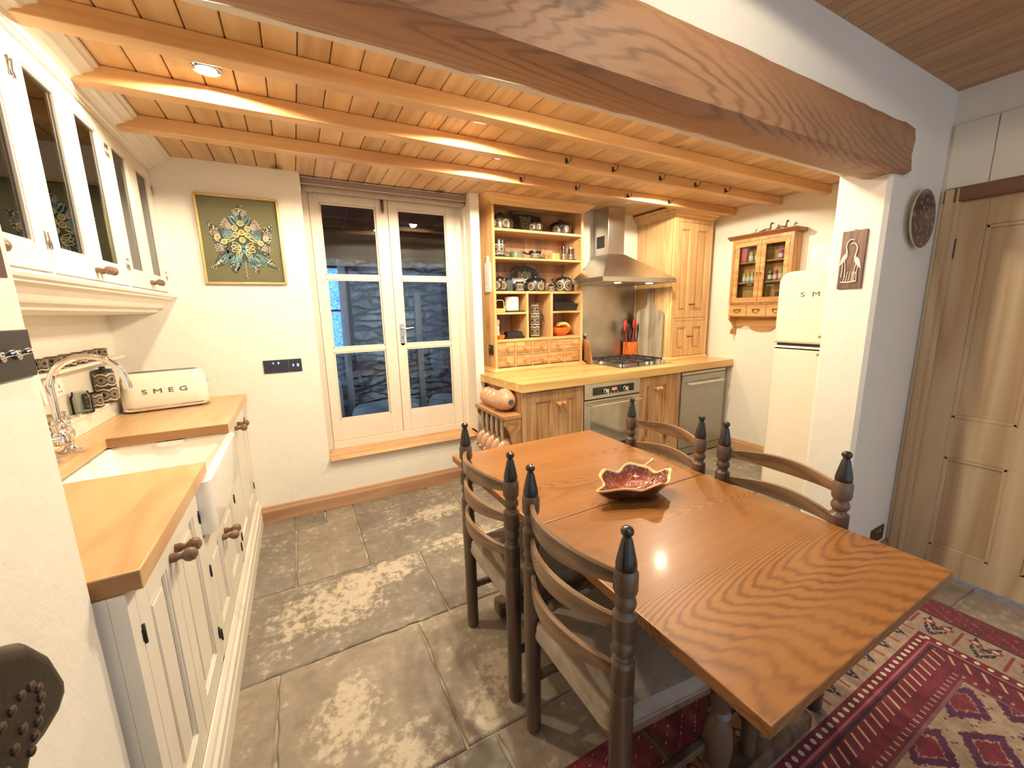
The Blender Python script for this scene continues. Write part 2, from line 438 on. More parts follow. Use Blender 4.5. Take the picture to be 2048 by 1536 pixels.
def velour():
    g = G('velour_brown'); c = g.coord(); n = g.noise(c, 9, 4, 0.6, 0.6)
    g.bump(g.noise(c, 300, 2), 0.15, 0.002)
    return g.fin(g.ramp(n, [(0.3, (0.24, 0.19, 0.14)), (0.7, (0.38, 0.31, 0.235))]), 0.8, **{'Sheen Weight': 0.5, 'Sheen Roughness': 0.4})
M['velour'] = velour()
def stone_floor():
    g = G('flagstone'); c = g.coord(); x, y, z = g.xyz()
    at = g.t.nodes.new('ShaderNodeAttribute'); at.attribute_name = 'slab'; sl = S(g, at.outputs['Fac'])
    n1 = g.noise(c, 1.6, 5, 0.6, 0.5, w=sl*9.0); n2 = g.noise(c, 26, 6, 0.7); n3 = g.noise(c, 5.5, 6, 0.62, 0.8)
    base = g.ramp(n3*0.6 + n2*0.4, [(0.28, (0.15, 0.124, 0.097)), (0.5, (0.25, 0.212, 0.168)), (0.75, (0.36, 0.31, 0.25))])
    base = g.mix(1.0, base, g.ramp(sl, [(0, (0.8, 0.8, 0.82)), (1, (1.15, 1.1, 1.05))]), 'MULTIPLY')
    # lime bloom on the stones: patches with a place of their own
    blob = None
    for bx, by, rx, ry in ((0.02, 1.98, .36, .24), (0.30, 2.12, .3, .14), (0.70, 2.62, .26, .14), (0.02, 1.36, .16, .20), (0.22, 1.12, .20, .14), (0.05, .98, .30, .10), (0.85, 2.2, .35, .12), (0.45, 1.12, .10, .12), (0.58, 1.22, .12, .18), (2.6, 2.0, .4, .3)):
        d = ((x-bx)/rx)*((x-bx)/rx) + ((y-by)/ry)*((y-by)/ry)
        e = (1.0 - d).max(0.0)
        blob = e if blob is None else blob.max(e)
    f = (blob*0.42 + n1*0.50 + (n2-0.5)*1.9 + (n3-0.5)*1.1).step(0.36, 0.74)
    col = g.mix(f*0.72, base, (0.58, 0.49, 0.37))
    g.bump(n3*0.7 + n2*0.3, 0.4, 0.012)
    return g.fin(col, 0.55)
M['floor'] = stone_floor()
def outside_stone():
    g = G('rubble_stone'); c = g.coord(); x, y, z = g.xyz()
    w1 = (g.noise(c, 6, 3)-.5)*.12
    v = g.vec(x*0.5+w1, y, z*1.9+w1)
    d = g.voro(v, 6.0, 1.0, 'DISTANCE_TO_EDGE'); n = g.noise(c, 9, 6, 0.7)
    col = g.ramp(n, [(0.3, (0.06, 0.085, 0.11)), (0.7, (0.48, 0.60, 0.70))])
    col = g.mix((1.0 - d.step(0.0, 0.10))*.75, col, (0.04, 0.05, 0.06))
    g.bump(d.step(0, 0.2)*0.7 + n*0.3, 0.9, 0.06)
    return g.fin(col, 0.6)
M['stone_out'] = outside_stone()
def rug_mat(x1, y1):
    g = G('rug_weave'); x, y, z = g.xyz()
    c = g.coord()
    dx = x1 - x; dy = y1 - y
    d = dx.min(dy)
    al = g.mix
    sel = (dx < dy)
    t = y*sel + x*(1.0-sel)          # coordinate along the border
    wob = g.noise(c, 90, 2)
    red = g.ramp(g.noise(c, 30, 3, 0.7), [(0.3, (0.10, 0.006, 0.018)), (0.7, (0.22, 0.018, 0.032))])
    cream = g.ramp(g.noise(c, 35, 3, 0.7), [(0.3, (0.27, 0.18, 0.12)), (0.7, (0.46, 0.33, 0.22))])
    navy = (0.025, 0.014, 0.03)
    # field: staggered lozenges
    fx = x/0.30; fy = y/0.21
    def loz(ax, ay):
        return (ax.fract()-0.5).abs()*2.0 + (ay.fract()-0.5).abs()*2.0
    l1 = loz(fx, fy); l2 = loz(fx+0.5, fy+0.5); l = l1.min(l2) + (wob-0.5)*0.35
    fcol = g.mix(l.step(0.70, 0.74), red, cream)
    fcol = g.mix((l-0.58).abs() < 0.11, fcol, (0.07, 0.012, 0.05))
    fcol = g.mix((l-0.40).abs() < 0.02, fcol, cream)
    spk = g.voro(c, 46)
    fcol = g.mix((spk < 0.22)*(l > 0.78), fcol, (0.14, 0.03, 0.05))
    fcol = g.mix((spk < 0.18)*((l-0.55).abs() < 0.12), fcol, (0.03, 0.012, 0.05))
    # inner red guard with dashes
    td = ((t + d*0.6)/0.045).fract()
    dash = (td < 0.22)*((d-0.40).abs() < 0.022)
    gcol = g.mix(dash, red, (0.55, 0.34, 0.2))
    dot = ((t/0.03).fract()-0.5).abs()
    gcol = g.mix((dot < 0.14)*((d-0.465).abs() < 0.008), gcol, cream)
    gcol = g.mix((d-0.37).abs() < 0.004, gcol, navy)
    gcol = g.mix((d-0.355).abs() < 0.004, gcol, (0.4, 0.1, 0.12))
    # white dotted stripe
    wd = (((t/0.036).fract()-0.5)*((t/0.036).fract()-0.5)*1.3 + ((d-0.332)/0.036)*((d-0.332)/0.036))
    scol = g.mix(wd < 0.07, red, (0.66, 0.56, 0.42))
    # cream border with shrubs
    u = (t/0.14).fract() - 0.5; w = (d-0.235)/0.105
    stem = (u.abs() < 0.03)*(w.abs() < 0.62)
    leaf = ((u.abs()*1.6 - (w+0.1).abs()*0.0 + w*0.7).abs() < 0.13)*(u.abs() < 0.27)
    leaf2 = ((u.abs()*1.6 + w*0.7 - 0.35).abs() < 0.10)*(u.abs() < 0.25)
    flw = (u.abs()-0.2)*(u.abs()-0.2) + (w+0.35)*(w+0.35)
    bcol = g.mix(leaf.max(leaf2)*((wob-0.42) > 0), cream, navy)
    bcol = g.mix(flw < 0.022, bcol, (0.30, 0.03, 0.03))
    bcol = g.mix(flw < 0.006, bcol, (0.6, 0.5, 0.36))
    bcol = g.mix((u.abs() > 0.465)*(w.abs() < 0.6), bcol, (0.26, 0.04, 0.03))
    # outer red with flecks
    fl = ((t*0.7+d)/0.05).fract()
    ocol = g.mix((fl < 0.12)*((wob-0.55) > 0), red, (0.5, 0.22, 0.16))
    col = g.mix(d > 0.145, ocol, bcol)
    col = g.mix((d-0.145).abs() < 0.004, col, navy)
    col = g.mix(d > 0.312, col, scol)
    col = g.mix(d > 0.350, col, gcol)
    col = g.mix(d > 0.485, col, fcol)
    col = g.mix((d-0.487).abs() < 0.005, col, (0.2, 0.08, 0.09))
    col = g.mix(d < 0.012, col, (0.12, 0.01, 0.015))
    g.bump(g.noise(c, 260, 2), 0.4, 0.004)
    return g.fin(col, 0.95, **{'Sheen Weight': 0.2})
M['rug'] = rug_mat(2.56, 0.83)
_cache = {}
def crock(cell, z0, body=(0.020, 0.013, 0.010), two=0):
    """dark glaze with a band of cream ringed roundels; z0 is the height of the band above the object's base"""
    k = (cell, z0, two)
    if k in _cache: return _cache[k]
    g = G('patterned_glaze'); x, y, z = g.xyz()
    a = g.m('ARCTAN2', y, x)
    n = 6
    u = (a*(n/(2*PI))).fract() - 0.5
    r2 = g.m('SQRT', x*x + y*y)
    uu = u*(2*PI/n)*r2; vv = z - z0
    if two: vv = (((z - z0)/two + .5).fract() - .5)*two
    d = g.m('SQRT', uu*uu + vv*vv)/cell
    band = (vv.abs() < cell*0.62)
    pat = g.noise(g.coord(), 130, 2)
    bc = g.mix((pat > 0.56)*band, body, (0.20, 0.16, 0.115))
    bc = g.mix(d < 0.50, bc, (0.58, 0.49, 0.33))
    bc = g.mix(d < 0.40, bc, body)
    sp = ((g.m('ARCTAN2', vv, uu)*(8/PI)).fract() < 0.35)
    bc = g.mix((d < 0.33)*sp, bc, (0.55, 0.46, 0.32))
    bc = g.mix(d < 0.12, bc, body)
    _cache[k] = g.fin(bc, 0.28, 0, 0.15)
    return _cache[k]
def platter_mat(rad):
    g = G('patterned_platter'); x, y, z = g.xyz()
    body = (0.020, 0.013, 0.011)
    def ring(cx, cz, r):
        return g.m('SQRT', (x-cx)*(x-cx) + (z-cz)*(z-cz))/r
    col = body
    d0 = ring(0, 0, rad*0.62)
    col = g.mix((d0 < 1.0)*(g.noise(g.coord(), 110, 2) > 0.52), body, (0.24, 0.19, 0.14))
    for cx, cz, r in ((0, .02, rad*.26), (-.45*rad, .05, rad*.13), (.45*rad, .05, rad*.13), (-.28*rad, -.25*rad, rad*.15), (.28*rad, -.25*rad, rad*.15), (0, .42*rad, rad*.12)):
        d = ring(cx, cz, r)
        col = g.mix(d < 1.0, col, (0.42, 0.35, 0.24)); col = g.mix(d < 0.74, col, body); col = g.mix(d < 0.35, col, (0.40, 0.32, 0.2)); col = g.mix(d < 0.2, col, body)
    return g.fin(col, 0.3, 0, 0.1)
# ---------------------------------------------------------------- room shell
m = MB()
rows = [(2.872, 3.10, [-.9, -.40, -.15, .05, .24, .80, 1.35, 1.9, 2.6, 3.2, 3.8]),
        (2.228, 2.872, [-.9, -.137, .235, .95, 1.45, 2.1, 2.75, 3.35, 3.8]),
        (1.665, 2.228, [-.9, .513, 1.15, 1.8, 2.4, 3.1, 3.8]),
        (1.043, 1.665, [-.9, -.203, .36, .95, 1.7, 2.35, 3.0, 3.8]),
        (0.50, 1.043, [-.9, -.06, .465, 1.1, 1.9, 2.5, 3.1]),
        (-0.15, 0.50, [-.9, .1, .75, 1.4, 2.1, 3.1]),
        (-0.9, -0.15, [-.9, .3, 1.0, 1.7, 2.4, 3.1]), (-2.0, -0.9, [-.9, .0, .9, 1.9, 3.1])]
lay = m.bm.faces.layers.float.new('slab')
rnd = random.Random(3)
def jit(x, y, s=0.010):
    q = math.sin(x*37.1+y*17.7)*43758.5; q2 = math.sin(x*11.3+y*57.9)*24634.6
    return x + (q-math.floor(q)-.5)*s, y + (q2-math.floor(q2)-.5)*s
for y0, y1, xs in rows:
    for x0, x1 in zip(xs, xs[1:]):
        g = 0.004; per = []
        def edge(ax, ay, bx, by):
            L = math.hypot(bx-ax, by-ay); k = max(2, int(L/0.06))
            return [jit(ax+(bx-ax)*i/k, ay+(by-ay)*i/k) for i in range(k)]
        per = edge(x0+g, y0+g, x1-g, y0+g) + edge(x1-g, y0+g, x1-g, y1-g) + edge(x1-g, y1-g, x0+g, y1-g) + edge(x0+g, y1-g, x0+g, y0+g)
        cx, cy = (x0+x1)/2, (y0+y1)/2; dz = rnd.uniform(-.0015, .0)
        def ins(p, d): 
            vx, vy = cx-p[0], cy-p[1]; l = math.hypot(vx, vy); return (p[0]+vx/l*d, p[1]+vy/l*d)
        lo = [(p[0], p[1], -0.02) for p in per]; mid = [(p[0], p[1], dz-0.005) for p in per]; top = [ins(p, .006) + (dz,) for p in per]
        n0 = len(m.bm.faces)
        m.loft([lo, mid, top], False, True, False)
        m.bm.faces.ensure_lookup_table(); v = rnd.random()
        for f in m.bm.faces[n0:]: f[lay] = v
floor = struct('floor', m, M['floor'], 'grey brown flagstone floor with pale lime bloom', 'floor', sharp=60)
m = MB(); m.box(-1.1, 3.9, -2.0, 3.4, -0.12, -0.009)
struct('floor', m, M['mortar'], 'pale mortar bed in the joints between the flagstones', 'floor')
# back wall with the door recess, the nib right of it and the range alcove
m = MB()
m.box(-1.1, .12, 3.08, 3.42, 0, 2.33); m.box(.12, 1.29, 3.08, 3.42, 0, .36)
m.box(1.29, 1.365, 3.065, 3.42, 0, 2.33); m.box(1.365, 2.39, 3.33, 3.42, 0, 2.33); m.box(2.39, 3.93, 3.165, 3.42, 0, 2.33)
m.box(1.29, 1.365, 3.08, 3.2, 0, .4)
struct('wall_back', m, M['wall'], 'cream plastered back wall round the glazed doors', 'wall')
m = MB(); m.box(3.77, 3.93, .85, 3.42, 0, 2.33)
struct('wall_right', m, M['wall'], 'cream plastered right wall of the kitchen', 'wall')
m = MB(); m.box(-1.1, -.92, 1.0, 3.2, 0, 2.33)
struct('wall_left', m, M['cream'], 'cream wall behind the sink', 'wall')
m = MB(); m.prism([(-1.1, -2.0), (-.40, -2.0), (-.40, .985), (-.415, 1.0), (-1.1, 1.0)], 'z', 0, 2.45)
struct('wall_left_pier', m, M['wall'], 'cream plastered pier at the near left with the switch plate', 'wall')
# partition stub that carries the beam, with softened arris
m = MB(); m.prism([(2.30, .865), (2.315, .85), (2.86, .85), (3.80, .85), (3.80, 1.05), (2.315, 1.05), (2.30, 1.035)], 'z', 0, 2.0)
struct('wall_right_pier', m, M['wall'], 'white plastered pier under the right end of the oak beam', 'wall')
m = MB(); m.box(-1.1, 3.9, .85, 1.05, 2.0, 2.45); 
struct('wall_over_beam', m, M['wall'], 'white plastered wall above the oak beam', 'wall')
m = MB()
m.box(2.85, 3.0, .78, .85, 0, 2.45); m.box(2.85, 3.0, -2.0, .78, 1.90, 2.45); m.box(2.85, 3.0, -2.0, -.03, 0, 1.9)
struct('wall_right_dining', m, M['wall'], 'wall round the stripped pine door', 'wall')
m = MB()
m.box(2.838, 2.85, .70, .838, 1.945, 2.228, .003); m.box(2.838, 2.85, .10, .697, 1.945, 2.228, .003)
struct('trim_1', m, M['cream'], 'cream painted boards above the pine door', 'panelling')
# ceilings
m = MB(); k0 = -11
for k in range(k0, 36):
    m.box(k*.105+.0015, (k+1)*.105-.0015, 1.04, 3.42, 2.315, 2.335, .004, 1)
struct('ceiling', m, M['ceil'], 'orange pine boarded ceiling of the kitchen', 'ceiling')
m = MB(); m.box(-1.1, 3.9, 1.0, 3.5, 2.336, 2.40)
struct('ceiling', m, M['wall'], 'upper side of the kitchen ceiling', 'ceiling')
m = MB()
for k in range(-20, 54): m.box(k*.055+.0006, (k+1)*.055-.0006, -2.0, .86, 2.38, 2.40, .002, 1)
struct('ceiling', m, M['ceil2'], 'brown narrow-boarded ceiling of the dining room', 'ceiling')
# skirtings
SK = [(0, 0), (.020, 0), (.020, .085), (.014, .10), (.012, .112), (0, .118)]
m = MB(); m.prism([(3.08-o, z) for o, z in SK], 'x', -.338, 1.36)
struct('baseboard_back', m, M['skirt'], 'brown wooden skirting under the glazed doors', 'skirting')
m = MB(); m.prism([(3.77-o, z*.9) for o, z in SK], 'y', 1.06, 2.50)
struct('baseboard_right', m, M['skirty'], 'brown wooden skirting on the right kitchen wall', 'skirting')
m = MB(); m.prism([(.85-o, z*.8) for o, z in SK], 'x', 2.62, 2.85)
struct('baseboard_right_dining', m, M['skirt'], 'short brown skirting beside the pine door', 'skirting')

# ---------------------------------------------------------------- old beam, joists, hooks
m = MB()
N = 46; loops = []
rb = random.Random(11)
for i in range(N+1):
    x = -1.0 + 3.39*i/N
    j = lambda s: rb.uniform(-s, s)
    sh = [(.822, 1.968), (.826, 2.03), (.824, 2.09), (.828, 2.135), (.835, 2.146), (.855, 2.148), (.95, 2.14), (1.03, 2.10), (1.0, 1.99), (.955, 1.958), (.93, 1.953), (.88, 1.954), (.838, 1.957)]
    loops.append([(x, y+j(.002), z+j(.002)) for y, z in sh])
m.loft(loops)
beam = m.build('oak_beam', M['beam'], sharp=50)
tag(beam, 'heavy old oak beam with dark knots spanning between the rooms', 'beam')
JO = [(1.755, 'nearest the oak beam'), (2.115, 'middle one'), (2.525, 'farthest, touching the dresser top')]
for y, w in JO:
    m = MB(); m.box(-.62, 3.77, y, y+.068, 2.252, 2.3145, .005)
    o = m.build('ceiling_joist', M['joist']); tag(o, 'orange pine ceiling joist, the one ' + w, 'joist', 'ceiling joists')
def hook(x, y, z, label):
    t = thing('ceiling_hook', label, 'hook', (x, y, z), group='hooks on the joists')
    m = MB(); m.box(-.008, .008, -.003, 0, -.018, .012, .001); m.build('back_plate', M['iron'], t)
    m = MB(); m.tube([(0, -.003, .0), (.004, -.016, -.016), (.008, -.028, -.012), (.010, -.034, .004), (.010, -.036, .014)], .0028)
    m.tube([(0, -.002, -.006), (-.003, -.012, -.020), (-.006, -.020, -.018), (-.008, -.024, -.010)], .0025)
    m.build('hook_arm', M['iron'], t)
pl = ['first from the left', 'second from the left', 'third from the left', 'fourth from the left', 'fifth from the left']
for k, x in enumerate((1.52, 1.88, 2.30, 2.66, 3.0)):
    hook(x, 2.115, 2.284, 'small iron coat hook on the middle joist, ' + pl[k])
for k, x in enumerate((1.44, 1.90, 2.40, 2.86)):
    hook(x, 2.525, 2.282, 'small iron coat hook on the farthest joist, ' + pl[k])

# ---------------------------------------------------------------- lights the rooms have
def downlight(x, y, z, label, power, n):
    t = thing('ceiling_downlight', label, 'ceiling light', (x, y, z), group='recessed downlights')
    m = MB(); m.lathe([(.045, -.0005), (.047, -.004), (.044, -.007), (.034, -.007), (.033, -.001)], n=28, cap=False); m.build('trim_ring', M['chrome'], t)
    m = MB(); m.lathe([(.0325, -.0015), (.0325, -.004), (.02, -.006), (0, -.0065)], n=24); m.build('lamp_lens', M['lamp'], t)
    ld = bpy.data.lights.new('downlight_glow', 'SPOT'); ld.energy = power; ld.color = LAMP_COL; ld.spot_size = R(172); ld.spot_blend = 0.08; ld.shadow_soft_size = 0.035
    lo = bpy.data.objects.new('downlight_glow', ld); COL.objects.link(lo); lo.location = (x, y, z-.012)
names = ['above the sink', 'peeping past the first joist', 'in front of the dresser', 'in front of the hood, nearest the right wall', 'close behind the oak beam, left one', 'close behind the oak beam, right one']
for (x, y), w in zip(DOWNLIGHTS, names): downlight(x, y, 2.315, 'round recessed downlight in the kitchen ceiling, ' + w, LAMP_W*(.25 if (x, y) == (1.95, 1.32) else 1.0), 0)
for (x, y), w in zip(DINING_LIGHTS, ('over the dining table', 'over the left pier', 'towards the window end')): downlight(x, y, 2.38, 'round recessed downlight in the dining room ceiling, ' + w, LAMP_W*0.36, 0)

# ---------------------------------------------------------------- glazed double doors, blind, sill
d1 = thing('door_1', 'cream painted glazed double doors with six panes', 'door', (.70, 3.27, .385), kind='structure')
m = MB()
m.box(.12, .167, 3.265, 3.33, .385, 2.315, .003); m.box(1.237, 1.295, 3.265, 3.33, .385, 2.315, .003)
m.box(.167, 1.237, 3.26, 3.335, .385, .447, .004); m.box(.167, 1.237, 3.265, 3.33, 2.25, 2.315)
m.box(1.252, 1.262, 3.258, 3.266, .447, 2.25, .002)
m.build('door_frame', M['paint'], d1, True)
def leaf(x0, x1, p0, p1, right):
    f = Face('y-', 3.268); m = MB(); e = MB()
    lf = MB(); zs = [(.612, 1.133), (1.163, 1.667), (1.692, 2.19)]
    f.box(lf, x0, p0, .449, 2.248, -.04, 0, .002); f.box(lf, p1, x1, .449, 2.248, -.04, 0, .002)
    for a, b in ((.449, .612), (1.133, 1.163), (1.667, 1.692), (2.19, 2.248)): f.box(lf, p0, p1, a, b, -.04, 0 if b-a > .05 else -.006, .002)
    for a, b in zs:      # glazing beads
        for (u0, u1, v0, v1) in ((p0, p0+.012, a, b), (p1-.012, p1, a, b), (p0, p1, a, a+.012), (p0, p1, b-.012, b)):
            f.box(lf, u0, u1, v0, v1, -.022, -.009, .004)
    o = lf.build('door_leaf', M['paint'], d1, True)
    for a, b in zs:
        m = MB(); f.box(m, p0+.002, p1-.002, a+.002, b-.002, -.026, -.022); m.build('glass_pane', M['glass'], o, True)
    return o
lfl = leaf(.169, .7035, .233, .615, False); lfr = leaf(.7065, 1.236, .772, 1.160, True)
m = MB(); m.box(.733, .766, 3.262, 3.268, 1.172, 1.33, .002)
m.lathe([(.016, 0), (.016, .004)], (.7495, 3.268, 1.172), 'y', 16)
m.lathe([(.010, 0), (.010, .012), (.008, .03)], (.748, 3.262, 1.292), (0,-1,0), 12)
m.tube([(.748, 3.234, 1.292), (.77, 3.228, 1.290), (.80, 3.229, 1.293), (.835, 3.232, 1.296)], [.006, .0075, .0065, .005])
m.build('door_handle', M['steel'], lfr, True)
m = MB(); m.lathe([(.004, 0), (.004, .001)], (.7495, 3.2615, 1.225), (0,-1,0), 10); m.box(.7475, .7515, 3.2605, 3.2617, 1.208, 1.225); m.build('keyhole', M['iron'], lfr, True)
m = MB(); m.box(.652, .676, 3.259, 3.268, 2.172, 2.246, .002); m.cyl((.664, 3.255, 2.15), (.664, 3.255, 2.24), .005); m.ball((.664, 3.252, 2.165), .008)
m.build('door_bolt', M['oldbrass'], lfl, True)
m = MB(); m.prism([(3.335, .385), (3.052, .385), (3.044, .380), (3.041, .373), (3.044, .366), (3.052, .362), (3.335, .362)], 'x', .122, 1.2895)
o = m.build('door_sill', M['sill']); tag(o, 'worn oak sill board below the glazed doors', 'sill')
bl = thing('roller_blind', 'grey roller blind cassette across the top of the glazed doors', 'blind', (.7, 3.17, 2.24))
m = MB(); m.box(.126, 1.286, 3.135, 3.215, 2.262, 2.3135, .003); m.build('cassette', plain('blind_grey', (.30, .23, .185), .45), bl, True)
m = MB(); m.box(.124, 1.288, 3.130, 3.1355, 2.303, 2.308); m.box(.124, 1.288, 3.130, 3.1355, 2.262, 2.267); m.build('rail', M['chrome'], bl, True)
m = MB(); m.cyl((.135, 3.19, 2.252), (1.28, 3.19, 2.252), .022, n=20); m.build('fabric_roll', plain('blind_fabric', (.42, .34, .27), .7), bl, True)
m = MB()
for x0, x1 in ((.1215, .126), (1.286, 1.2895)): m.prism([(3.128, 2.3135), (3.222, 2.3135), (3.222, 2.24), (3.19, 2.225), (3.14, 2.25), (3.128, 2.262)], 'x', x0, x1)
m.build('end_cap', M['chrome'], bl, True)
m = MB()
for dx in (0, .012): m.tube([(1.276-dx*.3, 3.15+dx, 2.25), (1.277, 3.15+dx, 1.7), (1.277, 3.15+dx, 1.19)], .0016, 6)
m.tube([(1.277, 3.15, 1.19), (1.277, 3.156, 1.183), (1.277, 3.162, 1.19)], .0016, 6)
m.build('pull_cord', M['white'], bl, True)

# ---------------------------------------------------------------- outside the doors
m = MB(); m.box(.55, 4.5, 4.62, 4.9, -.1, 2.6); m.box(-1.5, .55, 4.62, 4.9, -.1, 1.02); m.box(-1.5, .2, 4.62, 4.9, 1.02, 2.6); m.box(.2, .55, 4.62, 4.9, 1.9, 2.6)
struct('wall_outside', m, M['stone_out'], 'dark rubble stone wall outside the glazed doors', 'wall')
m = MB(); m.box(-1.5, 4.5, 3.42, 4.9, -.2, -.02); struct('floor_outside', m, M['stone_out'], 'stone ground of the yard outside the doors', 'ground')
m = MB()
for k in range(0, 17): m.prism([(3.42, 2.42), (4.25, 2.196), (4.25, 2.236), (3.42, 2.46)], 'x', -.5+k*.2, -.5+k*.2+.19)
struct('ceiling_outside', m, wood('roof_dark', (.06, .045, .04), (.02, .015, .014), 'y', 4, 4, .6), 'dark boarded lean-to roof outside the doors', 'roof')
m = MB(); m.box(-.5, 2.7, 4.18, 4.32, 1.93, 2.2, .02)
o = m.build('timber_lintel', wood('lintel_dark', (.10, .07, .055), (.03, .022, .02), 'x', 6, 4, .7)); tag(o, 'dark timber beam under the lean-to roof outside the doors', 'beam')
wn = thing('window_1', 'blue obscured glass window seen through the left door', 'window', (.37, 4.62, 1.02), kind='structure')
m = MB()
for z in (1.03, 1.45, 1.89): m.box(.2, .55, 4.63, 4.66, z-.012, z+.012)
m.box(.50, .55, 4.62, 4.67, 1.02, 1.9); m.build('window_frame', plain('frame_navy', (.03, .04, .06), .5), wn, True)
g_ = G('obscured_blue_glass_glow'); tn = g_.noise(g_.coord(), 30, 3, .6, 1.5)
g_.b.inputs['Transmission Weight'].default_value = 0.0
_c = g_.ramp(tn, [(.35, (.02, .20, .50)), (.65, (.25, .62, .85))]); g_.set(g_.b.inputs['Base Color'], _c); g_.set(g_.b.inputs['Emission Color'], _c); g_.b.inputs['Emission Strength'].default_value = .75  # pane emits its own colour in place of daylight coming through it
m = MB(); m.box(.2, .50, 4.642, 4.648, 1.03, 1.89); m.build('window_pane', g_.mat, wn, True)
m = MB(); m.cyl((.44, 4.50, -.02), (.47, 4.52, 2.1), .036, n=16); m.cyl((.455, 4.505, 1.0), (.456, 4.506, 1.04), .042)
o = m.build('drainpipe', plain('pipe_grey', (.45, .48, .55), .4)); tag(o, 'pale grey drainpipe against the stone wall outside', 'pipe')
m = MB(); m.box(1.19, 1.25, 4.47, 4.53, -.02, 1.62, .006)
o = m.build('wooden_post', plain('post_grey', (.40, .42, .40), .7)); tag(o, 'weathered upright post in the yard seen through right door', 'post')
PALE = plain('pale_slab', (.50, .60, .66), .7, var=.15, vs=9, bump=.4)
def rock(x, y, z0, sx, sy, sz, label, seed):
    m = MB(); r = random.Random(seed); n = 14; loops = []
    k = [r.uniform(.85, 1.1) for _ in range(n)]
    for t, s in ((0, .95), (.15, 1.0), (.8, 1.0), (.95, .95), (1.0, .86)):
        loops.append([(sx*.5*s*k[i]*math.copysign(abs(math.cos(2*PI*i/n))**.6, math.cos(2*PI*i/n)), sy*.5*s*k[i]*math.copysign(abs(math.sin(2*PI*i/n))**.6, math.sin(2*PI*i/n)), sz*t) for i in range(n)])
    m.loft(loops); o = m.build('stone_block', PALE); o.location = (x, y, z0); tag(o, label, 'stone', 'stone blocks in the yard')
rock(.76, 4.10, -.02, .70, .40, .53, 'long flat stone block outside, seen low through the left door', 1)
rock(.22, 4.3, -.02, .24, .4, .80, 'narrow stone block outside at the left edge of the left door', 2)
rock(1.36, 4.15, -.02, .34, .4, .52, 'short flat-topped stone block outside, seen through the right door', 3)

# ---------------------------------------------------------------- pine door on the right
d2 = thing('door_2', 'stripped pine panelled door at the right', 'door', (2.85, .40, 0), kind='structure')
m = MB(); f = Face('x-', 2.85)
f.box(m, .776, .836, 0, 1.94, 0, .022, .004); f.box(m, .782, .790, 0, 1.94, .022, .027, .002); f.box(m, .80, .83, 0, 1.94, .02, .026, .003)
m.build('architrave', M['door_pine'], d2, True)
m = MB(); f.box(m, -.03, .836, 1.878, 1.94, 0, .024, .004); m.build('architrave_head', M['arch_shaded'], d2, True)
m = MB(); F2 = Face('x-', 2.852); D = (.004, .7795, .018, 1.8995)
us = [(.685, .7795), (.372, .470), (-.02, .05)]
for u0, u1 in us[:1]: F2.box(m, u0, u1, D[2], D[3], -.035, 0, .002)
F2.box(m, -.03, .05, D[2], D[3], -.035, 0, .002)
for a, b in ((D[2], .145), (.638, .840), (1.76, D[3])): F2.box(m, .05, .685, a, b, -.035, 0, .002)
F2.box(m, us[1][0], us[1][1], .145, .638, -.035, 0, .002); F2.box(m, us[1][0], us[1][1], .84, 1.76, -.035, 0, .002)
leafo = m.build('door_leaf', M['door_pine'], d2, True)
for a, b in ((.145, .638), (.84, 1.76)):
    for u0, u1 in ((.470, .685), (.05, .372)):
        m = MB(); F2.panel(m, u0, u1, a, b, .014, .03, 0); 
        for (p, q, c, d) in ((u0, u0+.018, a, b), (u1-.018, u1, a, b), (u0, u1, a, a+.018), (u0, u1, b-.018, b)): F2.box(m, p, q, c, d, -.014, -.004, .005)
        m.build('door_panel', M['door_pine'], leafo, True)
m = MB(); m.cyl((2.846, .778, 1.62), (2.846, .778, 1.71), .006); m.build('hinge', M['iron'], d2, True)
# ---------------------------------------------------------------- left run: base cabinets
def wood_knob(F, u, v, parent, mat, s=1.0, name='knob'):
    m = MB(); n = F.nrm()
    m.lathe([(.0125*s, 0), (.0125*s, .012*s), (.008*s, .02*s), (.0085*s, .026*s), (.0165*s, .033*s), (.0195*s, .043*s), (.0165*s, .053*s), (.008*s, .059*s), (0, .060*s)], F.pt(u, v, 0), n, 20)
    return m.build(name, mat, parent, True)
def hinge(F, u, v, parent, h=.045, mt=None):
    m = MB(); p0 = F.pt(u, v-h/2, .002); p1 = F.pt(u, v+h/2, .002)
    m.cyl(p0, p1, .0035, n=10)
    F.box(m, u-.008, u+.008, v-h*.3, v+h*.3, -.001, .0012)
    return m.build('hinge', mt or M['iron'], parent, True)
FL = Face('x+', -.357)
def base_unit(label, y0, y1, z1, doors, knobs, hinges, sink=False):
    t = thing('base_cabinet', label, 'cabinet', (-.62, (y0+y1)/2, 0), group='cream base cabinets')
    m = MB(); m.box(-.915, -.385, y0, y1, .10, z1 if not sink else .64)
    if not sink: pass
    a, b = doors[0][0], doors[-1][1]
    FL.box(m, y0, a-.002, .19, z1, -.028, 0, .0015); FL.box(m, b+.002, y1, .19, z1, -.028, 0, .0015)
    top = doors[0][3]
    if top < z1-.01: FL.box(m, a-.002, b+.002, top+.003, z1, -.028, 0)
    FL.box(m, a-.002, b+.002, .10, .198, -.028, -.001)
    m.build('body', M['cream'], t, True)
    for (u0, u1, v0, v1), ks, hs in zip(doors, knobs, hinges):
        m = MB(); FL.frame(m, u0, u1, v0, v1, .062, .075, .07, .024, .0015)
        FL.panel(m, u0+.062, u1-.062, v0+.07, v1-.075, .012, .022, .03)
        d = m.build('door', M['cream'], t, True)
        for (u, v) in ks: wood_knob(FL, u, v, d, M['knobwood'])
        for (u, v) in hs: hinge(FL, u, v, d)
    return t
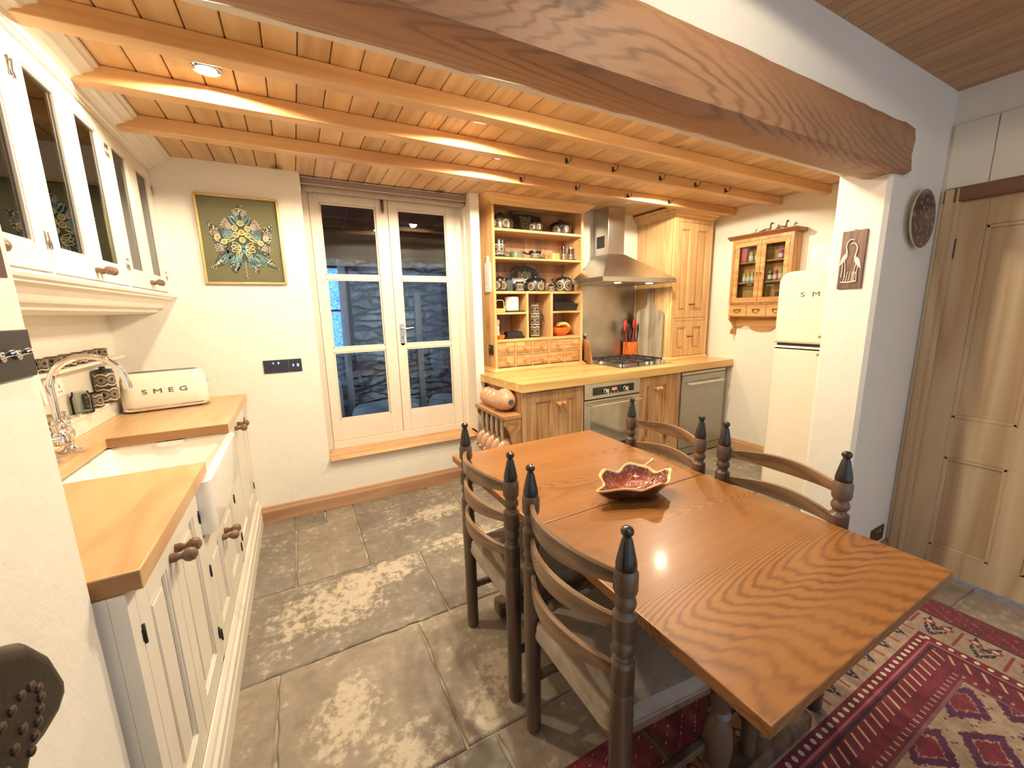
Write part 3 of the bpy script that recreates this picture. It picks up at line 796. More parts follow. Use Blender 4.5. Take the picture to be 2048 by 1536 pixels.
base_unit('cream base cabinet nearest the camera, left of the sink', 1.0, 1.628, .874, [(1.045, 1.308, .20, .86), (1.311, 1.615, .20, .86)], [[(1.283, .79)], [(1.336, .79)]], [[(1.045, .75), (1.045, .30)], [(1.615, .75), (1.615, .30)]])
base_unit('cream base cabinet under the white sink', 1.629, 2.30, .66, [(1.645, 1.938, .20, .63), (1.941, 2.285, .20, .63)], [[(1.912, .52)], [(1.968, .52)]], [[(1.645, .53), (1.645, .27)], [(2.285, .53), (2.285, .27)]], True)
base_unit('cream base cabinet at the far end, against the back wall', 2.30, 3.075, .874, [(2.335, 2.69, .20, .86), (2.693, 3.045, .20, .86)], [[(2.64, .80)], [(2.745, .80)]], [[(2.335, .75), (2.335, .30)], [(3.045, .75), (3.045, .30)]])
m = MB(); m.prism([(-.3565, 0), (-.334, 0), (-.334, .075), (-.338, .082), (-.338, .105), (-.333, .112), (-.333, .135), (-.341, .148), (-.344, .165), (-.352, .182), (-.3565, .184)], 'y', 1.0, 3.078)
o = m.build('plinth_board', M['cream']); tag(o, 'cream moulded plinth along the foot of the left cabinets', 'plinth')
# worktop round the sink
m = MB(); m.prism([(-.918, 1.003), (-.328, 1.003), (-.328, 1.690), (-.76, 1.690), (-.76, 2.255), (-.328, 2.255), (-.328, 3.076), (-.918, 3.076)], 'z', .876, .92, .003)
wt = thing('worktop', 'beech worktop cut out round the white sink', 'worktop', (-.62, 2.04, .876))
m.build('board', M['top_beech'], wt, True)
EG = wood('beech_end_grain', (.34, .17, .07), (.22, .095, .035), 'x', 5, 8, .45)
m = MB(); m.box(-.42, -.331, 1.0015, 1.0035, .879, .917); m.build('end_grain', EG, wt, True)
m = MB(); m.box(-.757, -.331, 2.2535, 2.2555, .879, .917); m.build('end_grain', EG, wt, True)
m = MB(); m.prism([(-.919, .921), (-.874, .921), (-.874, .985), (-.868, .99), (-.868, 1.0), (-.919, 1.0)], 'y', 1.02, 3.078)
o = m.build('upstand_ledge', M['cream']); tag(o, 'cream upstand ledge behind the beech worktop', 'ledge')
# sink
sk = thing('butler_sink', 'white ceramic butler sink set in the beech worktop', 'sink', (-.545, 1.97, .665))
cx, cy, w, h = -.547, 1.965, .47, .665
L = [rrect(cx, cy, w-.03, h-.03, .03, .665), rrect(cx, cy, w-.008, h-.008, .035, .672), rrect(cx, cy, w, h, .036, .69), rrect(cx, cy, w, h, .036, .862), rrect(cx, cy, w-.012, h-.012, .032, .870),
     rrect(cx, cy, w-.05, h-.05, .03, .870), rrect(cx, cy, w-.062, h-.062, .03, .862), rrect(cx, cy, w-.08, h-.08, .04, .72), rrect(cx, cy, w-.13, h-.13, .04, .70)]
m = MB(); m.loft(L); m.build('basin', M['ceramic'], sk, True)
m = MB(); yy = cy+h/2-.022
m.prism([(-.60, .871), (-.595, .857), (-.585, .850), (-.515, .850), (-.505, .857), (-.50, .871)], 'y', yy-.022, yy+.012, .002)
m.build('overflow_notch', plain('notch_shade', (.74, .72, .66), .2), sk, True)
m = MB(); m.lathe([(.04, 0), (.042, .004), (.02, .003), (0, .001)], (-.547, 1.965, .7005)); m.build('waste', M['chrome'], sk, True)
# mixer tap
tp = thing('mixer_tap', 'chrome bridge mixer tap with swan neck spout', 'tap', (-.80, 2.04, .92))
m = MB()
for yb in (1.95, 2.115):
    m.lathe([(.034, 0), (.034, .004), (.018, .012), (.013, .02), (.011, .035)], (-.815, yb, .9205))
    m.lathe([(.011, .03), (.012, .045), (.019, .06), (.021, .075), (.017, .092), (.011, .10), (.0145, .106), (.015, .113), (.012, .118)], (-.812, yb, .9205))
m.tube([(-.81, 1.95, 1.0), (-.80, 2.0, .995), (-.80, 2.06, .995), (-.81, 2.115, 1.0)], .012, 12)
m.lathe([(.02, 0), (.027, .008), (.027, .035), (.02, .05), (.022, .056), (.024, .075), (.017, .09), (.012, .095)], (-.80, 2.032, .965), n=20)
m.build('tap_body', M['chrome'], tp, True)
m = MB(); pts = [(-.80, 2.035, 1.05), (-.80, 2.035, 1.12), (-.80, 2.035, 1.185)]
for k in range(1, 15):
    a = PI - PI*k/15*0.97; pts.append((-.70+.10*math.cos(a), 2.045+.010*k/15, 1.185+.098*math.sin(a)))
pts.append((-.598, 2.056, 1.172))
m.tube(pts, .0115, 14); m.cyl((-.5985, 2.0555, 1.178), (-.597, 2.0565, 1.152), .014); m.build('spout', M['chrome'], tp, True)
for yb in (1.95, 2.115):
    m = MB(); m.lathe([(.012, 0), (.018, .006), (.018, .014), (.008, .022), (.006, .03), (.010, .034), (0, .04)], (-.812, yb, 1.0385))
    for k in range(4):
        a = k*PI/2+.35; c = Vector((-.812, yb, 1.052)); d = Vector((math.cos(a), math.sin(a), 0))
        m.lathe([(.005, .012), (.0045, .03), (.0075, .036), (.0075, .044), (0, .048)], c, d, 10)
    m.build('cross_handle', M['chrome'], tp, True)
# toaster
ts = thing('toaster', 'cream long-slot toaster on the worktop corner', 'toaster', (-.675, 2.87, .9205), R(10))
m = MB(); w, d = .372, .17
L = [rrect(0, 0, w-.01, d-.01, .05, .022), rrect(0, 0, w, d, .055, .03), rrect(0, 0, w, d, .06, .10), rrect(0, 0, w-.008, d-.012, .06, .172), rrect(0, 0, w-.024, d-.035, .05, .199), rrect(0, 0, w-.05, d-.07, .03, .207)]
m.loft(L); m.build('body', M['enamel'], ts)
m = MB(); m.loft([rrect(0, 0, w-.002, d-.002, .055, .008), rrect(0, 0, w+.004, d+.004, .056, .012), rrect(0, 0, w+.004, d+.004, .056, .022), rrect(0, 0, w-.004, d-.004, .055, .027)])
m.build('base_band', M['chrome'], ts)
m = MB(); m.box(-.14, .14, -.034, -.012, .198, .2085, .002); m.box(-.14, .14, .012, .034, .198, .2085, .002); m.build('slot', M['iron'], ts)
m = MB(); m.loft([rrect(0, 0, w-.055, d-.073, .03, .200), rrect(0, 0, w-.055, d-.073, .03, .2078)]); m.build('top_plate', M['steel'], ts)
m = MB()
for sx in (-.14, .14):
    for sy in (-.055, .055): m.cyl((sx, sy, .0005), (sx, sy, .012), .012)
m.build('foot', M['iron'], ts)
m = MB(); m.box(.186, .200, -.02, .02, .13, .142, .003); m.box(.185, .189, -.005, .005, .06, .15); m.build('lever', M['chrome'], ts)
m = text_mesh('S M E G', .036, .0012, 1.5, 1.1); m.xf(Matrix.Rotation(R(90), 4, 'X')); m.xf(Matrix.Translation((.0, -.0858, .108))); m.build('lettering', plain('letter_grey', (.10, .095, .09), .4), ts)
m = MB(); m.lathe([(.016, 0), (.014, .014), (0, .016)], (-.188, -.035, .13), (-1, 0, 0), 16); m.build('dial', M['chrome'], ts)

# ---------------------------------------------------------------- upper glazed cupboards
FU = Face('x+', -.630)
IN = plain('cupboard_inside_shade', (.30, .20, .12), .6)  # brown stands in for the unlit interior and the ceiling mirrored in the glass
def wall_unit(label, y0, y1, doors, near=False):
    t = thing('wall_cupboard', label, 'cupboard', (-.79, (y0+y1)/2, 1.553), group='glazed wall cupboards')
    m = MB(); m.box(-.918, -.655, y0, y0+.015, 1.553, 2.24); m.box(-.918, -.655, y1-.015, y1, 1.553, 2.24)
    m.box(-.918, -.655, y0, y1, 1.553, 1.57); m.box(-.918, -.655, y0, y1, 2.225, 2.24)
    a, b = doors[0][0], doors[-1][1]
    FU.box(m, y0, a-.0015, 1.553, 2.24, -.025, 0, .001); FU.box(m, b+.0015, y1, 1.553, 2.24, -.025, 0, .001)
    FU.box(m, a-.0015, b+.0015, 2.222, 2.24, -.025, 0); m.build('body', M['cream'], t, True)
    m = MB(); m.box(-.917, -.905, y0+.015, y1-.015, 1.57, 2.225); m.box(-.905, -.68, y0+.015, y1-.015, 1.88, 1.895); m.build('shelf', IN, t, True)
    for (u0, u1, kn, hg) in doors:
        m = MB(); FU.frame(m, u0, u1, 1.562, 2.219, .062, .05, .075, .022, .0015)
        for (p, q, c, d) in ((u0+.062, u0+.069, 1.637, 2.169), (u1-.069, u1-.062, 1.637, 2.169), (u0+.062, u1-.062, 1.637, 1.644), (u0+.062, u1-.062, 2.162, 2.169)): FU.box(m, p, q, c, d, -.014, -.003, .002)
        dr = m.build('door', M['cream'], t, True)
        m = MB(); FU.box(m, u0+.064, u1-.064, 1.639, 2.167, -.014, -.011); m.build('glass_pane', M['cabglass'], dr, True)
        if kn: wood_knob(FU, kn, 1.597, dr, M['knobwood'], .85)
        for v in (1.655, 2.12): hinge(FU, hg, v, dr, .05, M['steel_dull'])
    return t
wall_unit('cream glazed wall cupboard nearest the camera, partly behind the pier', 1.02, 1.775, [(1.06, 1.415, 1.39, 1.06), (1.418, 1.765, 1.45, 1.765)])
wall_unit('cream glazed wall cupboard, the middle one above the sink', 1.775, 2.44, [(1.785, 2.104, 2.088, 1.785), (2.107, 2.43, 2.128, 2.43)])
wall_unit('cream glazed wall cupboard at the far end against the back wall', 2.44, 3.077, [(2.45, 2.757, 2.742, 2.45), (2.76, 3.067, 2.778, 3.067)])
m = MB(); m.prism([(-.918, 2.241), (-.628, 2.225), (-.622, 2.225), (-.620, 2.235), (-.612, 2.238), (-.606, 2.252), (-.590, 2.262), (-.575, 2.266), (-.565, 2.276), (-.548, 2.284), (-.538, 2.288), (-.534, 2.298), (-.524, 2.302), (-.522, 2.3135), (-.918, 2.3135)], 'y', 1.02, 3.078)
o = m.build('cornice_moulding', M['cream']); tag(o, 'cream stepped cornice moulding above the glazed wall cupboards', 'moulding')
m = MB(); m.prism([(-.918, 1.552), (-.612, 1.552), (-.598, 1.548), (-.594, 1.540), (-.598, 1.531), (-.610, 1.528), (-.612, 1.520), (-.632, 1.512), (-.655, 1.492), (-.662, 1.478), (-.668, 1.470), (-.690, 1.464), (-.697, 1.450), (-.712, 1.444), (-.75, 1.440), (-.918, 1.436)], 'y', 1.02, 3.078)
o = m.build('pelmet_moulding', M['cream']); tag(o, 'cream stepped pelmet moulding below the glazed wall cupboards', 'moulding')
# side panel of the recess and mug shelf
m = MB(); m.prism([(-.918, 1.002), (-.56, 1.002), (-.555, 1.05), (-.58, 1.09), (-.57, 1.16), (-.545, 1.22), (-.55, 1.30), (-.575, 1.36), (-.56, 1.434), (-.918, 1.434)], 'y', 1.35, 1.366, .002)
o = m.build('bracket_panel', M['cream']); tag(o, 'thin shaped cream side panel under the wall cupboards', 'panel')
m = MB(); m.box(-.919, -.868, 1.37, 3.04, 1.200, 1.216, .002)
o = m.build('mug_shelf', M['cream']); tag(o, 'narrow cream shelf carrying a row of dark mugs', 'shelf')
MUG = crock(.055, .036)
def mug(x, y, z, label, s=1.0, rz=0.0, group=None, name='mug'):
    t = thing(name, label, 'mug', (x, y, z), rz, group)
    m = MB(); m.lathe([(.028*s, 0), (.032*s, .003*s), (.032*s, .066*s), (.033*s, .072*s), (.030*s, .072*s), (.029*s, .006*s), (0, .005*s)], n=24); m.build('cup', MUG, t)
    m = MB(); m.tube([(0, .031*s, .056*s), (0, .045*s, .055*s), (0, .053*s, .042*s), (0, .05*s, .026*s), (0, .031*s, .02*s)], .0045*s, 8); m.build('handle', M['black'], t)
    return t
mug0 = None
ord_ = ['nearest the camera', 'second from the near end', 'third from the near end', 'fourth from the near end', 'fifth from the near end', 'sixth from the near end', 'at the far end by the back wall']
for k, y in enumerate((2.12, 2.235, 2.35, 2.465, 2.58, 2.695, 2.81)):
    lb = 'dark patterned mug on the narrow shelf, ' + ord_[k]
    if mug0 is None: mug0 = mug(-.893, y, 1.2165, lb, .74, 0, 'mugs on the narrow shelf')
    else: dup(mug0, (-.893, y, 1.2165), 0, lb)
mug(-.885, 2.60, 1.0005, 'dark patterned mug on the ledge beside the glass jar', 1.0, R(180))
cp = thing('coffee_pot', 'tall dark patterned coffee pot on the ledge by the toaster', 'pot', (-.878, 2.735, 1.0005))
m = MB(); m.lathe([(.036, 0), (.041, .004), (.041, .15), (.038, .156), (.036, .158), (0, .158)], n=28); m.build('body', crock(.064, .042, two=.075), cp)
m = MB(); m.lathe([(.038, .156), (.036, .168), (.012, .172), (.012, .182), (0, .184)], n=20); m.build('lid', M['black'], cp)
m = MB(); m.tube([(0, .04, .13), (0, .066, .125), (0, .07, .08), (0, .04, .05)], .006); m.build('handle', M['black'], cp)
m = MB(); m.lathe([(.032, 0), (.036, .004), (.036, .075), (.028, .09), (.028, .10), (.026, .10), (.026, .09), (.034, .074), (.034, .006), (0, .005)], n=24)
o = m.build('glass_jar', M['jar']); o.location = (-.882, 2.47, 1.0005); tag(o, 'clear glass jar on the ledge beside the dark mug', 'jar')
m = MB(); m.prism([(-.03, 0), (.03, 0), (.038, .03), (.03, .05), (-.02, .058), (-.038, .035)], 'x', -.02, .02, .004)
o = m.build('sponge_pack', plain('gold_wrap', (.55, .40, .06), .3, .3, var=.4, vs=40)); o.location = (-.88, 2.20, 1.0005); tag(o, 'crumpled gold packet behind the tap', 'packet')
mug(-.888, 2.07, 1.0005, 'dark patterned mug on the ledge just behind the tap', .8, R(180))
def socket_uk(F, u, v, label, wide=2, mat=None, rz=0, name='wall_socket'):
    w = .146 if wide == 2 else .086
    t = thing(name, label, 'socket', F.pt(u, v, 0))
    m = MB(); F.box(m, u-w/2, u+w/2, v-.043, v+.043, .0005, .007, .002); m.build('face_plate', mat or M['plate_black'], t, True)
    for k in range(wide):
        c = u + (k-.5*(wide-1))*.066
        m = MB(); F.box(m, c-.003, c+.003, v-.008, v+.006, .006, .0074); F.box(m, c-.014, c-.006, v-.026, v-.021, .006, .0074); F.box(m, c+.006, c+.014, v-.026, v-.021, .006, .0074)
        m.build('socket_holes', M['iron'], t, True)
        m = MB(); F.box(m, c-.006+.018*(1 if k == 0 else -1), c+.006+.018*(1 if k == 0 else -1), v+.014, v+.030, .006, .010, .001); m.build('switch', M['white'] if mat is M['white'] else M['chrome'], t, True)
    return t
socket_uk(Face('x+', -.92), 2.36, 1.14, 'white double socket on the cream wall behind the sink', 2, M['white'])

# ---------------------------------------------------------------- things on the back wall and near left wall
FB = Face('y-', 3.08)
socket_uk(FB, -.139, 1.082, 'dark double wall socket right of the toaster', 2, M['plate_navy'])
t = thing('switch_plate', 'dark single switch plate next to the double socket', 'switch', FB.pt(-.022, 1.082, 0))
m = MB(); FB.box(m, -.064, .012, 1.039, 1.125, .0005, .007, .002); m.build('face_plate', M['plate_navy'], t, True)
m = MB(); FB.box(m, -.045, -.033, 1.075, 1.093, .006, .010, .001); FB.box(m, -.018, -.004, 1.072, 1.094, .006, .011, .001); m.build('switch', M['chrome'], t, True)
# embroidered leaf picture
pc = thing('framed_picture', 'square gold framed picture of a leaf made of rings and beads on olive cloth', 'picture', (-.232, 3.08, 1.872))
FP = Face('y-', 3.079)
m = MB(); x0, x1, z0, z1 = -.447, -.017, 1.612, 2.131
FP.box(m, x0, x0+.013, z0, z1, 0, .022, .002); FP.box(m, x1-.013, x1, z0, z1, 0, .022, .002); FP.box(m, x0+.013, x1-.013, z1-.013, z1, 0, .022, .002); FP.box(m, x0+.013, x1-.013, z0, z0+.013, 0, .022, .002)
m.build('frame', M['gold'], pc, True)
m = MB(); FP.box(m, x0+.012, x1-.012, z0+.012, z1-.012, 0, .010); m.build('cloth', plain('olive_cloth', (.125, .115, .045), .55, var=.04), pc, True)
CX, CZ = -.232, 1.868
def P(u, v, w=.011): return FP.pt(CX+u*1.0, CZ+v*1.18, w)
# outline: dark leaf
half = [(.0, .185), (.035, .12), (.055, .115), (.075, .075), (.10, .05), (.12, .07), (.165, .085), (.15, .02), (.14, -.03), (.12, -.05), (.175, -.14), (.12, -.125), (.07, -.09), (.075, -.15), (.055, -.165), (.03, -.11), (.012, -.105)]
out = half + [(-u, v) for u, v in reversed(half)]
m = MB(); m.poly([P(u, v, .0106) for u, v in out] , [tuple(range(len(out)))])
bmesh.ops.triangulate(m.bm, faces=m.bm.faces[:]); 
bmesh.ops.solidify(m.bm, geom=m.bm.faces[:], thickness=.0006)
m.build('leaf_ground', plain('leaf_ground', (.055, .06, .04), .7), pc, True)
def ring(m, u, v, r, tr=.003, sy=1.0, rot=0.0):
    pts = []
    for k in range(14):
        a = 2*PI*k/14; p, q = r*math.cos(a), r*sy*math.sin(a)
        pts.append(P(u+p*math.cos(rot)-q*math.sin(rot), v+(p*math.sin(rot)+q*math.cos(rot))*.9, .0125))
    m.tube(pts, tr, 6, True)
mc = MB(); mt = MB(); mv = MB(); mw = MB(); mo = MB()
for u, v in ((.0, .09), (-.033, .065), (.033, .065), (0, .045), (-.03, .033), (.03, .033), (0, .008), (-.095, -.005), (.095, -.005), (-.125, .018), (.125, .018)):
    r = .0135 if abs(u) < .06 else .0125
    ring(mc, u, v, r, .0035); mo.lathe([(r*.75, 0), (r*.7, .001), (0, .0015)], P(u, v, .0112), (0,-1,0), 12)
def petal(mm, u, v, L, W, ang, tr=.0022):
    c, s = math.cos(R(ang)), math.sin(R(ang)); pts = []
    for k in range(14):
        a = 2*PI*k/14; p = L*.5*(1+math.cos(a)); q = W*.5*math.sin(a)*(1-.25*math.cos(a))
        pts.append(P(u+p*c-q*s, v+p*s+q*c, .0125))
    mm.tube(pts, tr, 6, True)
for sg in (1, -1):
    A = lambda a: a if sg == 1 else 180-a
    for a in (-15, 10, 35): petal(mc, sg*.012, -.035, .05, .022, A(a))
    for a in (-40, -65): petal(mc, sg*.012, -.05, .038, .016, A(a))
    for a in (-48, -35, -22): petal(mt, sg*.055, -.068, .075, .026, A(a), .003)
    for a in (-95, -80, -65): petal(mt, sg*.03, -.07, .062, .018, A(a), .0028)
    for a in (0, 12, 24, -12): petal(mt, sg*.038, .035, .05, .014, A(a), .003)
    for a in (30, 45, 58, 15): petal(mv, sg*.048, .062, .058, .012, A(a), .0028)
    for a in (-25, -12): petal(mc, sg*.035, .02, .055, .016, A(a))
    for a in (25, 42, 60): petal(mv, sg*.115, .02, .05, .014, A(a), .0022)
    for a in (100, 80): petal(mt, sg*.085, .01, .04, .016, A(a), .0028)
    for a in (-10, 8, -28): petal(mv, sg*.10, -.03, .045, .014, A(a), .0024)
    for a in (60, 85): petal(mt, sg*.018, .10, .04, .014, A(a), .003)
    for a in (70, 50): petal(mv, sg*.012, .125, .035, .012, A(a), .0026)
    petal(mt, sg*.02, .085, .045, .02, A(48), .004)
rb = random.Random(5)
for (u0, v0, u1, v1, n) in ((.12, .06, .165, .085, 9), (.115, -.02, .15, .03, 12), (.10, -.08, .172, -.138, 16), (.12, -.07, .15, -.12, 8), (.045, -.12, .062, -.16, 10), (.065, -.10, .072, -.148, 7), (.03, .12, .055, .112, 6), (.0, .14, .012, .175, 8), (.08, -.03, .12, -.055, 8)):
    for sg in (1, -1):
        for k in range(n):
            q = rb.random(); u = u0+(u1-u0)*q+rb.uniform(-.009, .009); v = v0+(v1-v0)*q+rb.uniform(-.009, .009)
            mw.ball(P(sg*u, v, .0125), rb.uniform(.0018, .0042), n=8, m=5)
for k in range(14): mw.ball(P(.004*math.sin(k*2.1), -.10-.0065*k, .0125), .0028, n=8, m=5)
mc.build('cream_embroidery', plain('cream_thread', (.75, .62, .32), .6), pc, True); mt.build('teal_embroidery', plain('teal_thread', (.17, .31, .31), .6, var=.3, vs=30), pc, True)
mv.build('mauve_embroidery', plain('mauve_thread', (.45, .38, .33), .6), pc, True); mw.build('bead_embroidery', plain('pearl_bead', (.80, .74, .55), .3), pc, True); mo.build('ochre_felt', plain('ochre_felt', (.38, .29, .09), .8), pc, True)
m = MB(); m.ball(P(0, -.052, .013), .013, 1, .5, 1); m.ball(P(0, -.025, .013), .008, 1, .5, 1); m.ball(P(0, -.006, .0125), .007, 1, .5, 1); m.build('blue_bead_drop', plain('blue_bead', (.06, .30, .50), .15, coat=.5), pc, True)
# toggle switch plate on the pier
FN = Face('x+', -.40)
sp = thing('toggle_switch_plate', 'long black switch plate with chrome toggles on the near left pier', 'switch', FN.pt(.88, 1.37, 0))
m = MB(); FN.box(m, .72, .978, 1.328, 1.405, .0005, .006, .002); m.build('face_plate', M['plate_black'], sp, True)
for k in range(5):
    y = .765+k*.041; m = MB(); m.lathe([(.008, 0), (.008, .004), (.005, .005)], FN.pt(y, 1.366, .006), (1,0,0), 12); m.lathe([(.0032, 0), (.0038, .008), (.0055, .013), (.004, .017), (0, .018)], FN.pt(y, 1.366, .009), (1, 0, .5), 10); m.build('toggle', M['chrome'], sp, True)
m = MB(); FN.box(m, .70, .944, 1.485, 1.56, .0005, .012, .002)
o = m.build('picture_frame', plain('dark_frame', (.10, .04, .03), .4)); tag(o, 'dark wooden frame edge on the near left pier above the switches', 'frame')
# studded leather chair, near left
lc = thing('leather_chair', 'dark brown studded leather chair back at the near left corner', 'chair', (-.28, .45, 0))
m = MB()
pf = [(.20, .93), (.20, 1.07), (.30, 1.09), (.42, 1.096), (.52, 1.094), (.575, 1.086), (.615, 1.062), (.645, 1.02), (.660, .972), (.655, .952), (.630, .940), (.600, .940), (.575, .945), (.560, .930), (.554, .86), (.550, .70), (.545, .50), (.10, .50), (.10, .8)]
m.prism(pf, 'x', -.350, -.302, .018, 4); m.build('backrest', M['leather'], lc, True)
for y, z in ((.592, 1.018), (.602, 1.006), (.602, .994), (.596, .984), (.588, .975), (.578, .966), (.568, .957), (.575, 1.022), (.558, 1.02), (.54, 1.018), (.522, 1.015), (.565, .99), (.548, .982), (.53, .974)): m = MB(); m.ball((-.3015, y, z), .0055, .5, 1, 1, 10, 6); m.build('brass_stud', M['bronze'], lc, True)
m = MB(); m.box(-.35, .10, .12, .54, .42, .50, .02); m.build('seat', M['leather'], lc, True)
for x, y in ((-.30, .15), (-.30, .51), (.08, .15), (.08, .51)):
    m = MB(); m.cyl((x, y, 0), (x, y, .43), .018, .024); m.build('leg', M['dark_oak'], lc, True)
# ---------------------------------------------------------------- pine run on the back wall
m = MB(); m.prism([(1.373, 2.435), (3.768, 2.435), (3.768, 3.163), (2.388, 3.163), (2.388, 3.328), (1.368, 3.328), (1.368, 3.062), (1.327, 3.062)], 'z', .833, .897, .003)
o = m.build('pine_worktop', M['top_pine']); tag(o, 'thick pine worktop carrying the dresser and the hob', 'worktop')
FK = Face('y-', 2.475)
def pine_unit(label, x0, x1, z0, doors, knobs, group='pine base cabinets'):
    t = thing('pine_base_cabinet', label, 'cabinet', ((x0+x1)/2, 2.8, 0), group=group)
    m = MB(); m.box(x0, x1, 2.50, 3.15, .10, .8325)
    a, b = doors[0][0], doors[-1][1]; v0, v1 = doors[0][2], doors[0][3]
    FK.box(m, x0, a-.002, z0, .8325, -.03, 0, .001); FK.box(m, b+.002, x1, z0, .8325, -.03, 0, .001)
    FK.box(m, a-.002, b+.002, v1+.003, .8325, -.03, 0); FK.box(m, a-.002, b+.002, z0, v0-.003, -.03, 0)
    m.box(x0, x1, 2.52, 3.15, .0, .12); m.build('body', M['pine_old'], t, True)
    for (u0, u1, p, q), k in zip(doors, knobs):
        m = MB(); FK.frame(m, u0, u1, p, q, .075, .075, .08, .024, .0015); FK.panel(m, u0+.075, u1-.075, p+.08, q-.075, .012, .022, .02)
        d = m.build('door', M['pine_old'], t, True); wood_knob(FK, k, q-.10, d, M['pineknob'], .95)
    return t
pine_unit('pine base cabinet with two doors left of the oven', 1.395, 1.952, .0, [(1.435, 1.714, .17, .815), (1.717, 1.935, .17, .815)], [1.695, 1.74])
pine_unit('pine base cabinet with two doors between oven and dishwasher', 2.556, 3.065, .0, [(2.565, 2.752, .185, .815), (2.755, 2.965, .185, .815)], [2.738, 2.772])
# oven
ov = thing('built_in_oven', 'built-in steel oven with black control strip below the hob', 'oven', (2.254, 2.8, .12))
FO = Face('y-', 2.468)
m = MB(); m.box(1.96, 2.548, 2.475, 3.0, .13, .825); m.build('body', M['iron'], ov, True)
m = MB(); FO.box(m, 1.957, 2.551, .700, .826, -.02, 0, .003); m.build('control_panel', M['steel'], ov, True)
m = MB(); FO.box(m, 2.038, 2.480, .728, .792, 0, .002); m.build('display_strip', M['black'], ov, True)
m = MB(); FO.box(m, 2.235, 2.29, .752, .776, .0015, .0028); m.build('clock_display', emit('clock_red', (.6, .25, .2), .25), ov, True)
for u in (2.165, 2.375):
    m = MB(); m.lathe([(.020, 0), (.020, .004), (.016, .006), (.016, .024), (.012, .026), (0, .026)], FO.pt(u, .757, .002), (0,-1,0), 20); FO.box(m, u+.003, u+.017, .735, .775, .01, .03, .003); m.build('control_knob', M['chrome'], ov, True)
m = MB(); 
for u in (2.225, 2.262, 2.30): m.lathe([(.004, 0), (.004, .002)], FO.pt(u, .737, .002), (0,-1,0), 8)
m.build('button', M['white'], ov, True)
m = MB(); FO.box(m, 1.957, 2.551, .145, .690, -.03, 0, .003); dr = m.build('oven_door', M['steel'], ov, True)
m = MB(); FO.box(m, 2.02, 2.488, .30, .628, -.001, .0015, .001); m.build('door_glass', plain('oven_glass', (.50, .47, .40), .10, .75), dr, True)
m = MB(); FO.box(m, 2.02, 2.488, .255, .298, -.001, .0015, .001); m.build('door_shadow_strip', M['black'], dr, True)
m = MB(); m.tube([FO.pt(1.985, .656, .045), FO.pt(2.525, .656, .045)], .009, 12)
for u in (2.0, 2.51): m.cyl(FO.pt(u, .656, 0), FO.pt(u, .656, .045), .006)
m.build('door_handle', M['chrome'], dr, True)
# dishwasher
dw = thing('dishwasher', 'silver grey dishwasher at the right end of the pine worktop', 'dishwasher', (3.38, 2.75, 0))
SG = plain('silver_grey', (.40, .385, .345), .38, .55, var=.02)
FD = Face('y-', 2.462)
m = MB(); m.box(3.083, 3.687, 2.478, 3.1, .012, .818); m.build('body', plain('dw_side', (.30, .29, .27), .5), dw, True)
m = MB(); FD.box(m, 3.080, 3.690, .792, .818, -.02, -.001, .003); m.build('lid', plain('lid_grey', (.62, .60, .55), .4), dw, True)
m = MB(); FD.box(m, 3.080, 3.690, .087, .785, -.02, 0, .004); dd = m.build('door', SG, dw, True)
m = MB(); FD.box(m, 3.135, 3.645, .697, .722, .018, .034, .006); FD.box(m, 3.14, 3.165, .698, .721, 0, .02); FD.box(m, 3.615, 3.64, .698, .721, 0, .02); m.build('handle', plain('handle_silver', (.68, .66, .6), .3, .5), dd, True)
m = MB(); FD.box(m, 3.080, 3.690, .012, .080, -.03, -.004, .002); m.build('kick_plate', SG, dw, True)
m = MB()
for x in (3.10, 3.67): m.cyl((x, 2.49, .0), (x, 2.49, .02), .015)
m.build('foot', M['iron'], dw, True)
# dresser
ds = thing('dresser_rack', 'pine dresser top full of dark pottery standing on the worktop', 'dresser', (1.92, 3.1, .897))
m = MB(); Yf, Yk = 3.04, 3.326
m.box(1.462, 1.484, Yf, Yk, .9, 2.30); m.box(2.350, 2.375, Yf, Yk, .9, 2.30)
m.box(1.462, 2.375, Yf, Yk, 2.272, 2.30)
m.box(1.484, 2.350, Yf-.003, Yk, .9, .928); m.box(1.484, 2.35, Yf-.004, Yf+.014, 2.262, 2.3)
m.build('carcass', M['pine'], ds, True)
m = MB(); m.box(1.484, 2.350, 3.312, 3.324, .92, 2.272); m.build('back_boards', M['pine_in'], ds, True)
m = MB(); m.moulding(1.462, 2.375, Yf, Yk, [(0, 2.245), (.004, 2.245), (.008, 2.256), (.020, 2.266), (.035, 2.272), (.050, 2.284), (.062, 2.290), (.068, 2.300), (.078, 2.304), (.080, 2.3135), (0, 2.3135)]); m.build('cornice', M['pine_x'], ds, True)
m = MB(); m.moulding(1.462, 2.375, Yf, Yk, [(0, .8975), (.028, .8975), (.028, .908), (.016, .916), (.010, .926), (0, .93)]); m.build('base_moulding', M['pine_x'], ds, True)
for a, b, x0, x1 in ((2.050, 2.071, 1.484, 2.35), (1.829, 1.847, 1.484, 2.35), (1.553, 1.573, 1.484, 2.35), (1.382, 1.400, 1.484, 1.772), (1.382, 1.400, 2.043, 2.35), (1.155, 1.172, 1.484, 2.35)):
    m = MB(); m.box(x0, x1, Yf-.001, 3.312, a, b, .002); m.build('shelf', M['pine_x'], ds, True)
for x0, x1 in ((1.772, 1.791), (2.022, 2.043)):
    m = MB(); m.box(x0, x1, Yf-.001, 3.312, 1.172, 1.553, .001); m.build('divider', M['pine'], ds, True)
FDd = Face('y-', Yf+.006)
